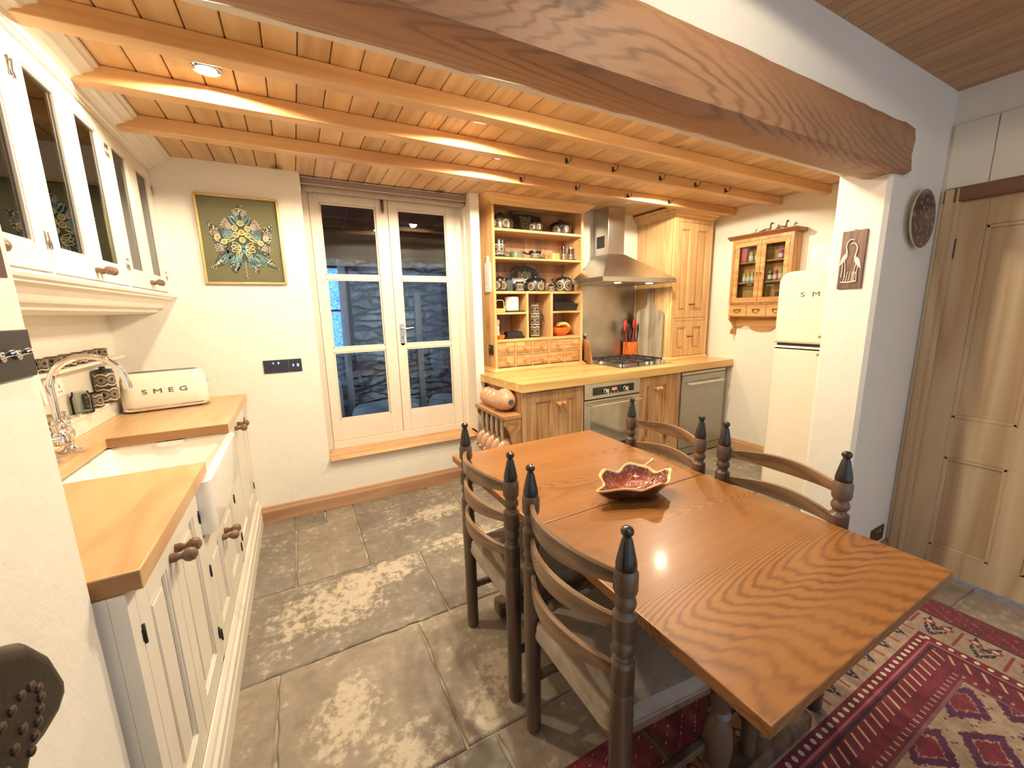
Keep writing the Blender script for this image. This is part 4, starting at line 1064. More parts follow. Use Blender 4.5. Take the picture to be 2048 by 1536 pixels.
for r, (a, b) in enumerate(((1.049, 1.147), (.936, 1.034))):
    for k in range(5):
        u0 = 1.4895+k*.1732; u1 = u0+.160
        m = MB(); FDd.box(m, u0, u1, a, b, -.10, 0, .002); FDd.box(m, u0+.014, u1-.014, a+.012, b-.012, 0, .004, .003)
        d = m.build('drawer', M['pine_draw'], ds, True); wood_knob(FDd, (u0+u1)/2, (a+b)/2-.004, d, M['pineknob'], .72)
    m = MB(); m.box(1.484, 2.35, Yf+.0005, Yf+.02, *((1.0375, 1.0455) if r else (1.150, 1.156))); 
    m.build('drawer_rail', M['pine_x'], ds, True)
for k in range(1, 5):
    x = 1.4895+k*.1732-.0066; m = MB(); m.box(x-.0035, x+.0035, Yf+.001, Yf+.02, .93, 1.155); m.build('drawer_divider', M['pine'], ds, True)
FS = Face('x-', 1.462)
socket_uk(FS, 3.115, 1.085, 'small dark socket on the left side of the dresser', 1, M['plate_black'])
gr = thing('grater', 'white porcelain grater hanging on the left side of the dresser', 'grater', (1.46, 3.13, 1.57))
m = MB(); pf = [(3.075, 1.575), (3.08, 1.568), (3.18, 1.568), (3.185, 1.575), (3.185, 1.79), (3.175, 1.805), (3.145, 1.812), (3.142, 1.85), (3.136, 1.858), (3.124, 1.858), (3.118, 1.85), (3.115, 1.812), (3.085, 1.805), (3.075, 1.79)]
m.prism(pf, 'x', 1.450, 1.4615, .002); m.build('plate', M['ceramic'], gr, True)
m = MB()
for i in range(5):
    for j in range(12): FS.box(m, 3.085+i*.02, 3.093+i*.02, 1.585+j*.018, 1.594+j*.018, .0115, .0155, .001)
m.build('teeth', plain('teeth_grey', (.62, .62, .58), .4), gr, True)
m = MB(); m.lathe([(.004, 0), (.004, .0008)], (1.4496, 3.13, 1.842), (-1,0,0), 12); m.build('hanging_hole', M['iron'], gr, True)
m = MB(); m.lathe([(.006, 0), (.004, .006)], (1.4615, 3.15, 1.36), (-1,0,0), 10); m.tube([(1.455, 3.15, 1.36), (1.45, 3.15, 1.33), (1.452, 3.14, 1.31), (1.452, 3.15, 1.295), (1.452, 3.16, 1.31), (1.45, 3.15, 1.33)], .0025, 6)
m.tube([(1.453, 3.145, 1.30), (1.451, 3.14, 1.27)], .002, 6)
o = m.build('brass_hook', M['brass']); tag(o, 'small brass ornament hook on the left side of the dresser', 'hook')

# tall cupboard
tc = thing('tall_cupboard', 'tall pine cupboard with four panelled doors standing on the worktop', 'cupboard', (3.43, 2.95, .897))
Y0 = 2.70
m = MB(); m.box(3.16, 3.695, Y0+.02, 3.162, .8975, 2.29)
FT = Face('y-', Y0)
FT.box(m, 3.16, 3.205, .8975, 2.29, -.025, 0, .002); FT.box(m, 3.662, 3.695, .8975, 2.29, -.025, 0, .002)
FT.box(m, 3.205, 3.662, 2.188, 2.29, -.025, 0); FT.box(m, 3.205, 3.662, 1.280, 1.306, -.025, 0); FT.box(m, 3.205, 3.662, .8975, .935, -.025, 0)
m.box(3.156, 3.161, Y0+.09, Y0+.094, .9, 2.22); m.build('body', M['pine'], tc, True)
m = MB(); m.moulding(3.16, 3.695, Y0, 3.162, [(0, 2.222), (.006, 2.222), (.010, 2.236), (.026, 2.244), (.030, 2.256), (.050, 2.266), (.056, 2.282), (.070, 2.290), (.072, 2.302), (0, 2.302)]); m.build('cornice', M['pine_x'], tc, True)
m = MB(); m.moulding(3.16, 3.695, Y0, 3.162, [(0, .8975), (.012, .8975), (.012, .915), (.004, .925), (0, .93)]); m.build('base_moulding', M['pine_x'], tc, True)
for v0, v1, kv in ((1.309, 2.185, 1.435), (.938, 1.277, 1.125)):
    for u0, u1, ku in ((3.208, 3.425, 3.405), (3.428, 3.66, 3.447)):
        m = MB(); FT.frame(m, u0, u1, v0, v1, .05, .06, .065, .022, .0015); FT.panel(m, u0+.05, u1-.05, v0+.065, v1-.06, .014, .02, .022)
        d = m.build('door', M['pine'], tc, True)
        m = MB(); m.lathe([(.006, 0), (.004, .01), (.004, .018)], FT.pt(ku, kv, 0), (0,-1,0), 10); m.tube([FT.pt(ku-.018, kv, .02), FT.pt(ku+.018, kv, .02)], .0055, 8); m.build('knob', M['oldbrass'], d, True)
# hood and splashback
hd = thing('cooker_hood', 'brushed steel pyramid cooker hood with a square chimney', 'cooker hood', (2.68, 2.9, 1.63))
def rc(x0, x1, y0, y1, z): return [(x0, y0, z), (x1, y0, z), (x1, y1, z), (x0, y1, z)]
m = MB(); X0, X1, Ya, Yb = 2.249, 3.113, 2.62, 3.1645
def cl(x0, x1, y0, xn, yn, z): return [(x0, y0, z), (x1, y0, z), (x1, Yb, z), (xn, Yb, z), (xn, yn, z), (x0, yn, z)]
m.loft([cl(X0, X1, Ya, 2.385, 3.03, 1.635), cl(X0, X1, Ya, 2.385, 3.03, 1.672), cl(X0+.010, X1-.010, Ya+.008, 2.39, 3.03, 1.675), cl(2.582, 2.785, 2.945, 2.584, 3.06, 1.905)], True, True, False)
m.build('canopy', M['steel'], hd, True)
m = MB(); m.box(2.586, 2.781, 2.95, 3.1645, 1.90, 2.3145, .003); m.build('chimney', M['steel'], hd, True)
m = MB(); m.box(2.583, 2.587, 3.0, 3.105, 1.965, 2.07); m.build('chimney_vent', M['iron'], hd, True)
m = MB()
for k in range(4): m.box(2.5+.0*k, 2.5, Ya, Ya, 1.6, 1.6) if False else m.lathe([(.005, 0), (.004, .003), (0, .0035)], (3.04+k*.014, Ya, 1.653), (0,-1,0), 10)
m.build('button', M['chrome'], hd, True)
m = MB(); m.box(2.42, X1-.03, Ya+.03, Yb-.03, 1.633, 1.6355); m.build('filter_grille', M['steel_dull'], hd, True)
for x in (2.52, 2.90):
    m = MB(); m.lathe([(.03, 0), (.03, -.004), (0, -.005)], (x, 2.74, 1.633), n=20); m.build('hood_lamp', M['lamp'], hd, True)
    ld = bpy.data.lights.new('hood_glow', 'SPOT'); ld.energy = 5; ld.color = LAMP_COL; ld.spot_size = R(165); ld.spot_blend = .8; ld.shadow_soft_size = .03
    lo = bpy.data.objects.new('hood_glow', ld); COL.objects.link(lo); lo.location = (x, 2.74, 1.622)
m = MB(); m.box(2.392, 3.148, 3.1615, 3.1648, .8975, 1.632, .001)
o = m.build('splashback', M['steel_dull']); tag(o, 'stained steel splashback sheet behind the hob', 'splashback')
# hob
hb = thing('gas_hob', 'five burner steel gas hob with black pan supports', 'hob', (2.76, 2.83, .897))
m = MB(); m.loft([rrect(2.765, 2.83, .63, .52, .02, .8972), rrect(2.765, 2.83, .63, .52, .02, .902), rrect(2.765, 2.83, .60, .49, .02, .905)]); m.build('hob_plate', M['steel'], hb, True)
for x, y, r in ((2.56, 2.98, .036), (2.56, 2.70, .045), (2.765, 2.87, .06), (2.93, 2.98, .045), (2.90, 2.72, .03)):
    m = MB(); m.lathe([(r*1.5, 0), (r*1.45, .006), (r*1.05, .008), (r, .018), (0, .019)], (x, y, .9052), n=24); b = m.build('burner', M['steel_dull'], hb, True)
    m = MB(); m.lathe([(r*.85, .018), (r*.85, .025), (r*.6, .027), (0, .0275)], (x, y, .9052), n=24); m.build('burner_cap', M['iron'], b, True)
for x0, x1 in ((2.468, 2.655), (2.660, 2.865), (2.87, 3.02)):
    m = MB(); z = .94; ya, yb = 2.60, 3.06
    if x0 > 2.8: ya = 2.665
    m.tube([(x0, ya, z), (x1, ya, z), (x1, yb, z), (x0, yb, z)], .0055, 6, True)
    for yy in (ya+.11, (ya+yb)/2, yb-.11): m.tube([(x0, yy, z+.004), (x1, yy, z+.004)], .005, 6)
    xm = (x0+x1)/2
    m.tube([(xm, ya, z+.004), (xm, yb, z+.004)], .005, 6)
    for px in (x0, x1):
        for py in (ya, yb): m.cyl((px, py, .905), (px, py, z), .006, n=8)
    m.build('pan_support', M['iron'], hb, True)
for k in range(5):
    m = MB(); m.lathe([(.017, 0), (.017, .006), (.012, .009), (.012, .024), (0, .026)], (2.83+k*.045, 2.613+.0*k, .9052), n=16); m.build('control_knob', M['chrome'], hb, True)
# worktop objects
def lathed(name, label, cat, x, y, z, prof, mat, n=28, group=None):
    m = MB(); m.lathe(prof, n=n); o = m.build(name, mat); o.location = (x, y, z); return tag(o, label, cat, group)
ob = thing('oil_bottle', 'dark green olive oil bottle at the left of the hob', 'bottle', (2.447, 3.095, .8975))
m = MB(); m.loft([rrect(0, 0, .074, .074, .012, z) if r > .03 else rrect(0, 0, r*2, r*2, r*.95, z) for z, r in ((0, .037), (.14, .037), (.165, .037), (.185, .022), (.205, .015), (.25, .0135), (.255, .016), (.262, .016))]); m.build('glass_body', M['olive'], ob)
m = MB(); m.lathe([(.016, .262), (.016, .285), (0, .286)], n=16); m.build('cap', plain('cork_cap', (.5, .42, .3), .5), ob)
m = MB(); m.box(-.030, .030, -.0385, -.0372, .03, .11); m.build('paper_label', plain('olive_label', (.30, .30, .16), .6), ob)
m = MB(); m.box(-.008, .008, -.06, .06, 0, .235, .004); m.xf(Matrix.Rotation(R(-13), 4, 'Y') @ Matrix.Rotation(R(-12), 4, 'Z'))
o = m.build('small_board', wood('olive_board', (.50, .28, .12), (.30, .14, .05), 'z', 6, 8, .45)); o.location = (2.435, 3.0, .8995); tag(o, 'small wooden board leaning on the dresser by the oil bottle', 'board')
cb = thing('chopping_board', 'big grey wooden paddle board leaning on the side of the tall cupboard', 'chopping board', (3.145, 2.98, .8985))
m = MB(); W = .165
pf = [(-W, 0), (W, 0), (W, .44), (W-.012, .47), (W-.05, .495), (.055, .51), (.038, .53), (.032, .56), (.032, .68), (.02, .69), (-.02, .69), (-.032, .68), (-.032, .56), (-.038, .53), (-.055, .51), (-W+.05, .495), (-W+.012, .47), (-W, .44)]
m.prism(pf, 'x', -.011, .011, .003); m.xf(Matrix.Rotation(R(2), 4, 'Z') @ Matrix.Rotation(R(.5), 4, 'Y')); m.build('board', wood('grey_driftwood_y', (.70, .61, .47), (.46, .37, .26), 'z', 5, 5, .55, 0, plank=('y', .055), tint=.45), cb)
cb.location = (3.122, 2.93, .8985)
up = thing('utensil_pot', 'orange square utensil pot behind the hob', 'pot', (3.035, 3.092, .8975))
m = MB(); m.loft([rrect(0, 0, .10, .10, .012, 0), rrect(0, 0, .112, .112, .012, .004), rrect(0, 0, .108, .108, .010, .165), rrect(0, 0, .104, .104, .009, .170), rrect(0, 0, .098, .098, .009, .168), rrect(0, 0, .10, .10, .009, .02)])
m.build('pot_body', M['orange'], up)
m = MB(); m.ball((0, -.056, .12), .016, 1, .25, 2.2); m.build('emblem', plain('orange_gloss', (.9, .26, .05), .15, coat=.6), up)
for k, (dx, dy, tx, ty, h, hm, nm, lb) in enumerate(((-.03, .0, -.10, -.02, .37, 'red', 'spatula', 'red spatula leaning left in the orange pot'), (-.015, -.02, -.07, -.04, .33, 'iron', 'ladle', 'black ladle leaning left in the orange pot'), (.02, .02, .06, .0, .38, 'red', 'turner', 'red turner leaning right in the orange pot'), (.025, -.02, .09, -.03, .33, 'iron', 'spoon', 'black spoon leaning right in the orange pot'), (0, .0, .0, .02, .31, 'chrome', 'whisk_handle', 'steel handled utensil upright in the middle of the orange pot'))):
    t = thing(nm, lb, 'utensil', (3.035+dx, 3.09+dy, .9185), group='utensils in the orange pot')
    d = Vector((tx-dx, ty-dy, h)); L = d.length; d.normalize()
    m = MB(); m.cyl((0, 0, 0), d*(L*.72), .006, .007, 10); m.build('handle', M['chrome' if hm == 'chrome' else hm], t)
    c = d*(L*.86)
    m = MB(); m.ball((c.x, c.y, c.z), .05, .58, .22, 1.15, 14, 8); m.build('head', M['iron' if hm == 'iron' else hm], t)
# wooden rack with terracotta ware at the counter end
rk = thing('plate_rack', 'wooden bracket rack with turned pegs at the left end of the pine cabinets', 'rack', (1.31, 2.74, .34))
WR = wood('rack_wood', (.50, .27, .12), (.30, .14, .06), 'y', 5, 6, .45, 3)
m = MB(); m.box(1.235, 1.388, 2.478, 2.985, .640, .668, .003); m.build('top_board', WR, rk, True)
for y0 in (2.485, 2.962):
    m = MB(); pf = [(1.388, .64), (1.25, .64), (1.25, .60), (1.265, .58), (1.285, .55), (1.302, .50), (1.312, .44), (1.318, .36), (1.318, .27), (1.388, .27)]
    m.prism(pf, 'y', y0, y0+.018, .002); m.build('side_bracket', WR, rk, True)
m = MB(); m.box(1.318, 1.388, 2.5, 2.965, .27, .29, .002); m.build('bottom_board', WR, rk, True)
for k in range(5):
    y = 2.555+k*.088; m = MB(); m.lathe([(.006, 0), (.010, .02), (.0165, .07), (.0165, .10), (.011, .15), (.006, .17)], (1.268, y, .470), n=14); m.build('turned_peg', plain('peg_grey', (.55, .48, .38), .5), rk, True)
    m = MB(); m.box(1.262, 1.388, y-.004, y+.004, .462, .472); m.build('peg_rail', WR, rk, True)
dish_prof = [(0, 0), (.03, .0), (.055, .006), (.085, .030), (.098, .055), (.100, .062), (.095, .062), (.080, .036), (.05, .012), (0, .008)]
for k in range(5):
    y = 2.60+k*.075
    lb = ('terracotta dish with a dark knob, front one on top of the rack', 'terracotta dish second from the front on top of the rack', 'terracotta dish third from the front on top of the rack', 'terracotta dish fourth from the front on top of the rack', 'terracotta dish at the back on top of the rack')[k]
    s = 1.05 if k == 0 else .86
    t = thing('terracotta_dish', lb, 'dish', (1.335-(.012 if k else 0), y, .6685+.082*s), group='terracotta dishes on the rack')
    m = MB(); m.lathe([(r*s*.82, h*(1.7 if k == 0 else .62)) for r, h in dish_prof], (0, -.06 if k == 0 else -.02, 0), (0, 1, 0), 28); m.build('bowl', M['terra'], t)
    m = MB(); m.lathe([(.019, .0), (.019, -.006), (.013, -.007), (.012, -.004), (0, -.004)], (0, -.06 if k == 0 else -.02, 0), (0, 1, 0), 20); m.build('foot_knob', plain('dish_knob', (.12, .10, .08), .4), t)
for k in range(5):
    y = 2.53+k*.088
    lb = ('terracotta lug bowl nearest the camera in the lower rack', 'terracotta lug bowl second from the front in the lower rack', 'terracotta lug bowl third from the front in the lower rack', 'terracotta lug bowl fourth from the front in the lower rack', 'terracotta lug bowl at the back of the lower rack')[k]
    t = thing('lug_bowl', lb, 'bowl', (1.305, y, .378), R(-8), group='terracotta lug bowls in the lower rack')
    m = MB(); m.lathe([(r*.98, h*.78) for r, h in dish_prof], (0, -.02, 0), (-.35, 1, .15), 28); m.build('bowl', M['terra'], t)
    m = MB(); m.ball((-.104, .005, -.012), .02, 1.0, .45, .6, 12, 8); m.build('lug', plain('lug_cream', (.72, .55, .33), .3), t)

# ---------------------------------------------------------------- pottery on the dresser
def pot(name, label, cat, x, y, z, r, h, cell, z0, lid=True, handles=(), taper=.92, group='dark patterned pottery on the dresser', flat=False, rz=0):
    t = thing(name, label, cat, (x, y, z), rz, group)
    m = MB(); m.lathe([(r*taper, 0), (r*.98, .006), (r, h*.35), (r, h*.9), (r*.97, h), (r*.90, h), (r*.88, h*.2), (0, h*.15)], n=32); m.build('body', crock(cell, z0), t)
    if lid and flat:
        m = MB(); m.lathe([(r*1.0, h), (r*.99, h+.008), (r*.86, h+.022), (r*.55, h+.034), (r*.25, h+.038), (r*.24, h+.044), (0, h+.046)], n=32); m.tube([(-r*.22, 0, h+.042), (-r*.12, 0, h+.054), (r*.12, 0, h+.054), (r*.22, 0, h+.042)], .007, 8); m.build('lid', M['black'], t)
    elif lid:
        m = MB(); m.lathe([(r*.99, h), (r*.97, h+.006), (r*.7, h+.018), (r*.3, h+.024), (r*.16, h+.024), (r*.15, h+.030), (r*.30, h+.034), (r*.28, h+.040), (0, h+.041)], n=28); m.build('lid', M['black'], t)
    for a in handles:
        d = Vector((math.cos(R(a)), math.sin(R(a)), 0))
        m = MB(); m.tube([d*r*.95+Vector((0,0,h*.8)), d*(r+.022)+Vector((0,0,h*.82)), d*(r+.030)+Vector((0,0,h*.6)), d*(r+.022)+Vector((0,0,h*.38)), d*r*.95+Vector((0,0,h*.3))], .006, 8); m.build('handle', M['black'], t)
    return t
SH1, SH2, SH3, SU, SB = 2.0715, 1.8475, 1.5735, 1.4005, 1.1725
pot('casserole', 'dark lidded casserole at the left of the top dresser shelf', 'casserole', 1.600, 3.165, SH1, .108, .088, .056, .046, flat=True)
pot('casserole', 'dark lidded casserole with lugs at the right of the top dresser shelf', 'casserole', 2.212, 3.165, SH1, .096, .082, .052, .044, handles=(180, 0), flat=True)
pot('small_pot', 'small dark patterned pot standing in front of the square platter', 'pot', 1.915, 3.12, SH1, .064, .075, .045, .038, False)
def platter(label, x, y, z, w, h, sq):
    t = thing('platter', label, 'platter', (x, y, z), 0, 'dark patterned pottery on the dresser')
    m = MB(); L = []
    for s, d in ((.9, .006), (.97, 0), (1.0, -.004), (.98, -.009), (.86, -.002), (.80, .001)):
        pts = []
        for k in range(40):
            a = 2*PI*k/40; c, q = math.cos(a), math.sin(a); e = .5 if sq else 1.0
            pts.append((w/2*s*math.copysign(abs(c)**e, c), d, h/2*s*math.copysign(abs(q)**e, q)))
        L.append(pts)
    m.loft(L); m.xf(Matrix.Rotation(R(-9), 4, 'X')); m.build('plate', platter_mat(min(w, h)/2), t)
    return t
platter('big square dark platter standing at the back of the top dresser shelf', 1.905, 3.262, SH1+.101, .33, .198, True)
platter('oval dark platter standing at the back of the third dresser shelf', 1.885, 3.255, SH3+.119, .335, .234, False)
# second shelf
pot('jug', 'tall dark patterned jug at the left of the second dresser shelf', 'jug', 1.572, 3.14, SH2+.0085, .048, .135, .082, .060, False, (150,))
def saucer(x, y, z, r, label):
    return lathed('saucer', label, 'plate', x, y, z, [(0, 0), (r*.6, 0), (r, .005), (r, .008), (r*.62, .004), (0, .004)], M['black'], 32, 'black plates on the second shelf')
saucer(1.585, 3.14, SH2+.0003, .082, 'black plate under the tall jug'); saucer(1.930, 3.14, SH2+.0003, .090, 'black plate under the little black pan')
saucer(2.262, 3.13, SH2+.0003, .080, 'black plate under the two shakers')
def ramekin(x, label, mat, r=.052, h=.058):
    t = thing('handled_ramekin', label, 'ramekin', (x, 3.135, SH2+.0003), 0, 'handled ramekins')
    m = MB(); n = 36; L = []
    for z, s in ((0, .94), (.003, 1), (h, 1), (h, .92), (.006, .88)):
        L.append([(r*s*(1+.025*(k % 2))*math.cos(2*PI*k/n), r*s*(1+.025*(k % 2))*math.sin(2*PI*k/n), z) for k in range(n)])
    m.loft(L); m.build('bowl', mat, t)
    m = MB(); m.tube([(-r*.95, 0, h*.75), (-r-.03, -.004, h*.82), (-r-.055, -.006, h*.95)], [.007, .006, .008], 8); m.build('handle', mat, t)
ramekin(1.728, 'small green ribbed pot with a side handle', plain('green_glaze', (.16, .21, .12), .25, coat=.4, var=.2))
ramekin(2.120, 'small yellow ribbed pot with a side handle', plain('honey_glaze', (.70, .42, .13), .25, coat=.4, var=.15))
pn = thing('little_pan', 'little black patterned pan with a long handle on the second dresser shelf', 'pan', (1.925, 3.14, SH2+.0085), 0)
m = MB(); m.lathe([(.044, 0), (.047, .004), (.047, .044), (.056, .050), (.056, .066), (.048, .067), (.044, .01), (0, .008)], n=28); m.build('bowl', crock(.04, .02), pn)
m = MB(); m.tube([(-.048, 0, .04), (-.085, -.004, .038), (-.125, -.008, .050)], [.008, .006, .010], 8); m.build('handle', M['black'], pn)
for x, lb, cap in ((2.222, 'dark patterned shaker with a black top, left of the pair', 'black'), (2.300, 'dark patterned shaker with a steel top, right of the pair', 'chrome')):
    t = thing('shaker', lb, 'shaker', (x, 3.13, SH2+.0085), 0, 'pair of shakers')
    m = MB(); m.lathe([(.022, 0), (.024, .003), (.019, .05), (.021, .095), (.021, .10), (0, .10)], n=20); m.build('body', crock(.04, .03), t)
    m = MB(); m.lathe([(.0215, .10), (.021, .118), (.010, .124), (.006, .13), (.008, .138), (0, .142)], n=16); m.build('cap', M['black' if cap == 'black' else 'chrome'], t)
# third shelf
pot('sugar_jar', 'dark lidded jar at the left of the third dresser shelf', 'jar', 1.572, 3.14, SH3, .062, .098, .062, .05, True, (250,))
rd = thing('reed_diffuser', 'grey square reed diffuser with dark sticks', 'diffuser', (1.675, 3.185, SH3+.0003))
m = MB(); m.box(-.032, .032, -.03, .03, 0, .098, .004); m.build('holder', plain('slate_grey', (.10, .12, .13), .5), rd)
m = MB(); m.lathe([(.014, .098), (.014, .118), (.010, .118)], n=16); m.build('collar', M['black'], rd)
m = MB()
for a, b in ((-.045, 0), (-.02, .01), (.0, -.005), (.03, .01), (.045, 0)): m.tube([(a*.1, 0, .10), (a, b, .228)], .0022, 6)
m.build('reed', plain('dark_reed', (.05, .03, .02), .7), rd)
mug(1.742, 3.10, SH3+.0003, 'dark patterned mug on the third dresser shelf beside the diffuser', 1.12, R(90), 'mugs on the dresser')
pot('sauce_pan', 'dark patterned lidded pan in front of the oval platter', 'pan', 1.925, 3.135, SH3, .092, .085, .064, .044, True, (175,), flat=True)
cr = thing('creamer', 'small dark cruet set with crossed spoons on the third dresser shelf', 'cruet', (2.068, 3.11, SH3+.0003))
m = MB(); m.lathe([(.026, 0), (.029, .004), (.027, .05), (.018, .06), (.016, .064), (0, .064)], n=20); m.build('body', crock(.035, .025), cr)
m = MB(); m.tube([(-.01, 0, .06), (.02, .002, .09), (.045, .004, .115)], .004, 6); m.tube([(.045, 0, .045), (.02, .0, .085), (.0, .004, .105)], .004, 6); m.ball((.046, .004, .118), .008); m.ball((0, .004, .108), .008); m.build('spoon', M['oldbrass'], cr)
tpot = pot('teapot', 'round dark patterned teapot at the right of the third dresser shelf', 'teapot', 2.228, 3.14, SH3, .078, .108, .088, .054, True, (0,))
m = MB(); m.tube([(-.072, 0, .045), (-.105, 0, .075), (-.122, 0, .115)], [.014, .010, .008], 10); m.build('spout', M['black'], tpot)
# pigeonholes
od = thing('handled_tray', 'small orange trug with a wire handle in the upper left pigeonhole', 'basket', (1.535, 3.105, SU+.0003))
m = MB(); m.box(-.045, .045, -.04, .04, 0, .032, .004); m.build('tray', plain('orange_pale', (.85, .45, .13), .4), od)
m = MB(); m.tube([(-.04, -.02, .03), (-.042, -.02, .085), (-.02, -.02, .10), (.03, -.02, .10), (.04, -.02, .085), (.042, -.02, .03)], .003, 6); m.tube([(.042, -.02, .04), (.065, -.03, .048)], .003, 6); m.build('wire_handle', plain('cream_wire', (.8, .68, .5), .4), od)
lathed('candle', 'fat white candle on a black tray in the upper left pigeonhole', 'candle', 1.676, 3.13, SU+.0105, [(.058, 0), (.061, .004), (.061, .112), (.056, .118), (0, .116)], plain('wax', (.86, .80, .72), .4))
m = MB(); m.box(-.084, .084, -.065, .065, 0, .010, .003); o = m.build('black_tray', M['black']); o.location = (1.686, 3.13, SU+.0003); tag(o, 'black slate tray under the white candle', 'tray')
lathed('pepper_mill', 'pale turned pepper mill in the lower left pigeonhole', 'mill', 1.530, 3.13, SB+.0003, [(.022, 0), (.024, .01), (.020, .05), (.016, .075), (.019, .10), (.014, .115), (.021, .13), (.023, .15), (.015, .168), (0, .172)], plain('pale_mill', (.72, .62, .52), .3, coat=.3))
lathed('small_orange_bowl', 'small orange bowl in the lower left pigeonhole', 'bowl', 1.535, 3.078, SB+.0003, [(.024, 0), (.032, .010), (.038, .030), (.039, .036), (.036, .036), (.028, .012), (0, .006)], M['orange'])
bd = thing('butter_dish', 'black lidded butter dish in the lower left pigeonhole', 'butter dish', (1.677, 3.12, SB+.0003))
m = MB(); m.loft([rrect(0, 0, .16, .09, .01, 0), rrect(0, 0, .185, .105, .012, .016), rrect(0, 0, .185, .105, .012, .019)]); m.build('base', M['black'], bd)
m = MB(); m.loft([rrect(0, 0, .155, .082, .01, .0195), rrect(0, 0, .148, .075, .012, .056), rrect(0, 0, .135, .062, .012, .062)]); m.build('lid', M['black'], bd)
bt = thing('tall_pitcher', 'tall dark pitcher with roundels and a loop handle in the middle pigeonhole', 'pitcher', (1.900, 3.12, SB+.0003))
m = MB(); m.lathe([(.042, 0), (.046, .004), (.046, .19), (.040, .225), (.040, .285), (.046, .30), (.042, .30), (.036, .285), (.036, .02), (0, .015)], n=28); m.build('body', crock(.085, .055, two=.095), bt)
m = MB(); m.tube([(.038, 0, .20), (.07, 0, .205), (.088, 0, .185), (.085, 0, .15), (.06, 0, .125), (.038, 0, .12)], .006, 8); m.build('handle', M['black'], bt)
bo = thing('dark_bottle', 'tall black stoppered bottle behind the pitcher', 'bottle', (1.846, 3.20, SB+.0003))
m = MB(); m.lathe([(.028, 0), (.030, .004), (.030, .24), (.024, .27), (.024, .305), (.030, .308), (.030, .316), (0, .318)], n=24); m.build('body', M['black'], bo)
rd2 = thing('roasting_dish', 'black lidded rectangular roasting dish in the upper right pigeonhole', 'roasting dish', (2.205, 3.14, SU+.0003))
m = MB(); m.loft([rrect(0, 0, .24, .13, .015, 0), rrect(0, 0, .268, .15, .02, .055), rrect(0, 0, .285, .16, .022, .060), rrect(0, 0, .285, .16, .022, .066)]); m.build('dish', plain('iron_black', (.022, .02, .018), .35), rd2)
m = MB(); m.loft([rrect(0, 0, .255, .12, .02, .0665), rrect(0, 0, .22, .095, .02, .082), rrect(0, 0, .19, .07, .02, .086)]); m.tube([(-.04, 0, .085), (-.028, 0, .102), (.028, 0, .102), (.04, 0, .085)], .006, 8); m.build('lid', M['iron'], rd2)
lathed('fruit_bowl', 'orange enamelled bowl holding bananas in the lower right pigeonhole', 'bowl', 2.190, 3.15, SB+.0003, [(.045, 0), (.055, .004), (.092, .032), (.108, .070), (.109, .078), (.105, .078), (.086, .036), (.045, .012), (0, .010)], M['orange'], 36)
for k, (lb, dy, a) in enumerate((('banana at the front of the orange bowl', -.03, 0), ('banana in the middle of the orange bowl', .0, 8), ('banana at the back of the orange bowl', .03, 16))):
    m = MB(); pts = []; rs = []
    for q in range(9):
        an = R(10+130*q/8); pts.append((.072*math.cos(an), 0, .062*math.sin(an))); rs.append((.006, .013, .016, .017, .017, .016, .013, .007, .004)[q])
    m.tube(pts, rs, 8); o = m.build('banana', M['banana']); o.location = (2.215, 3.15+dy, SB+.048); o.rotation_euler = (0, 0, R(a)); tag(o, lb, 'banana', 'bananas')
# ---------------------------------------------------------------- spice cupboard on the right wall
sc = thing('spice_cupboard', 'small pine wall cupboard with two glazed doors and three little drawers', 'cupboard', (3.70, 2.19, 1.31))
PC = wood('spice_pine', (.62, .36, .145), (.42, .20, .065), 'z', 6, 5, .4, 3)
PCy = wood('spice_pine_along', (.64, .37, .15), (.44, .21, .07), 'y', 6, 6, .4, 3)
m = MB(); XF = 3.645
m.box(XF+.012, 3.7695, 1.925, 1.940, 1.31, 2.0); m.box(XF+.012, 3.7695, 2.435, 2.450, 1.31, 2.0)
for a, b in ((1.31, 1.322), (1.424, 1.436), (1.985, 2.0)): m.box(XF+.012, 3.7695, 1.94, 2.435, a, b)
m.box(3.760, 3.7695, 1.94, 2.435, 1.322, 1.985)
FX = Face('x-', XF)
FX.box(m, 1.925, 1.952, 1.424, 2.0, -.014, 0, .001); FX.box(m, 2.424, 2.450, 1.424, 2.0, -.014, 0, .001); FX.box(m, 1.952, 2.424, 1.972, 2.0, -.014, 0)
m.build('carcass', PC, sc, True)
for a in (1.622, 1.800):
    m = MB(); m.box(XF+.03, 3.759, 1.94, 2.435, a-.013, a, .001); m.build('shelf', PCy, sc, True)
m = MB(); m.prism([(3.7695, 2.001), (3.640, 2.001), (3.630, 2.008), (3.615, 2.018), (3.603, 2.024), (3.599, 2.032), (3.7695, 2.032)], 'y', 1.893, 2.482, .001); m.build('cornice', wood('spice_top', (.36, .17, .07), (.24, .10, .04), 'y', 5, 6, .4), sc, True)
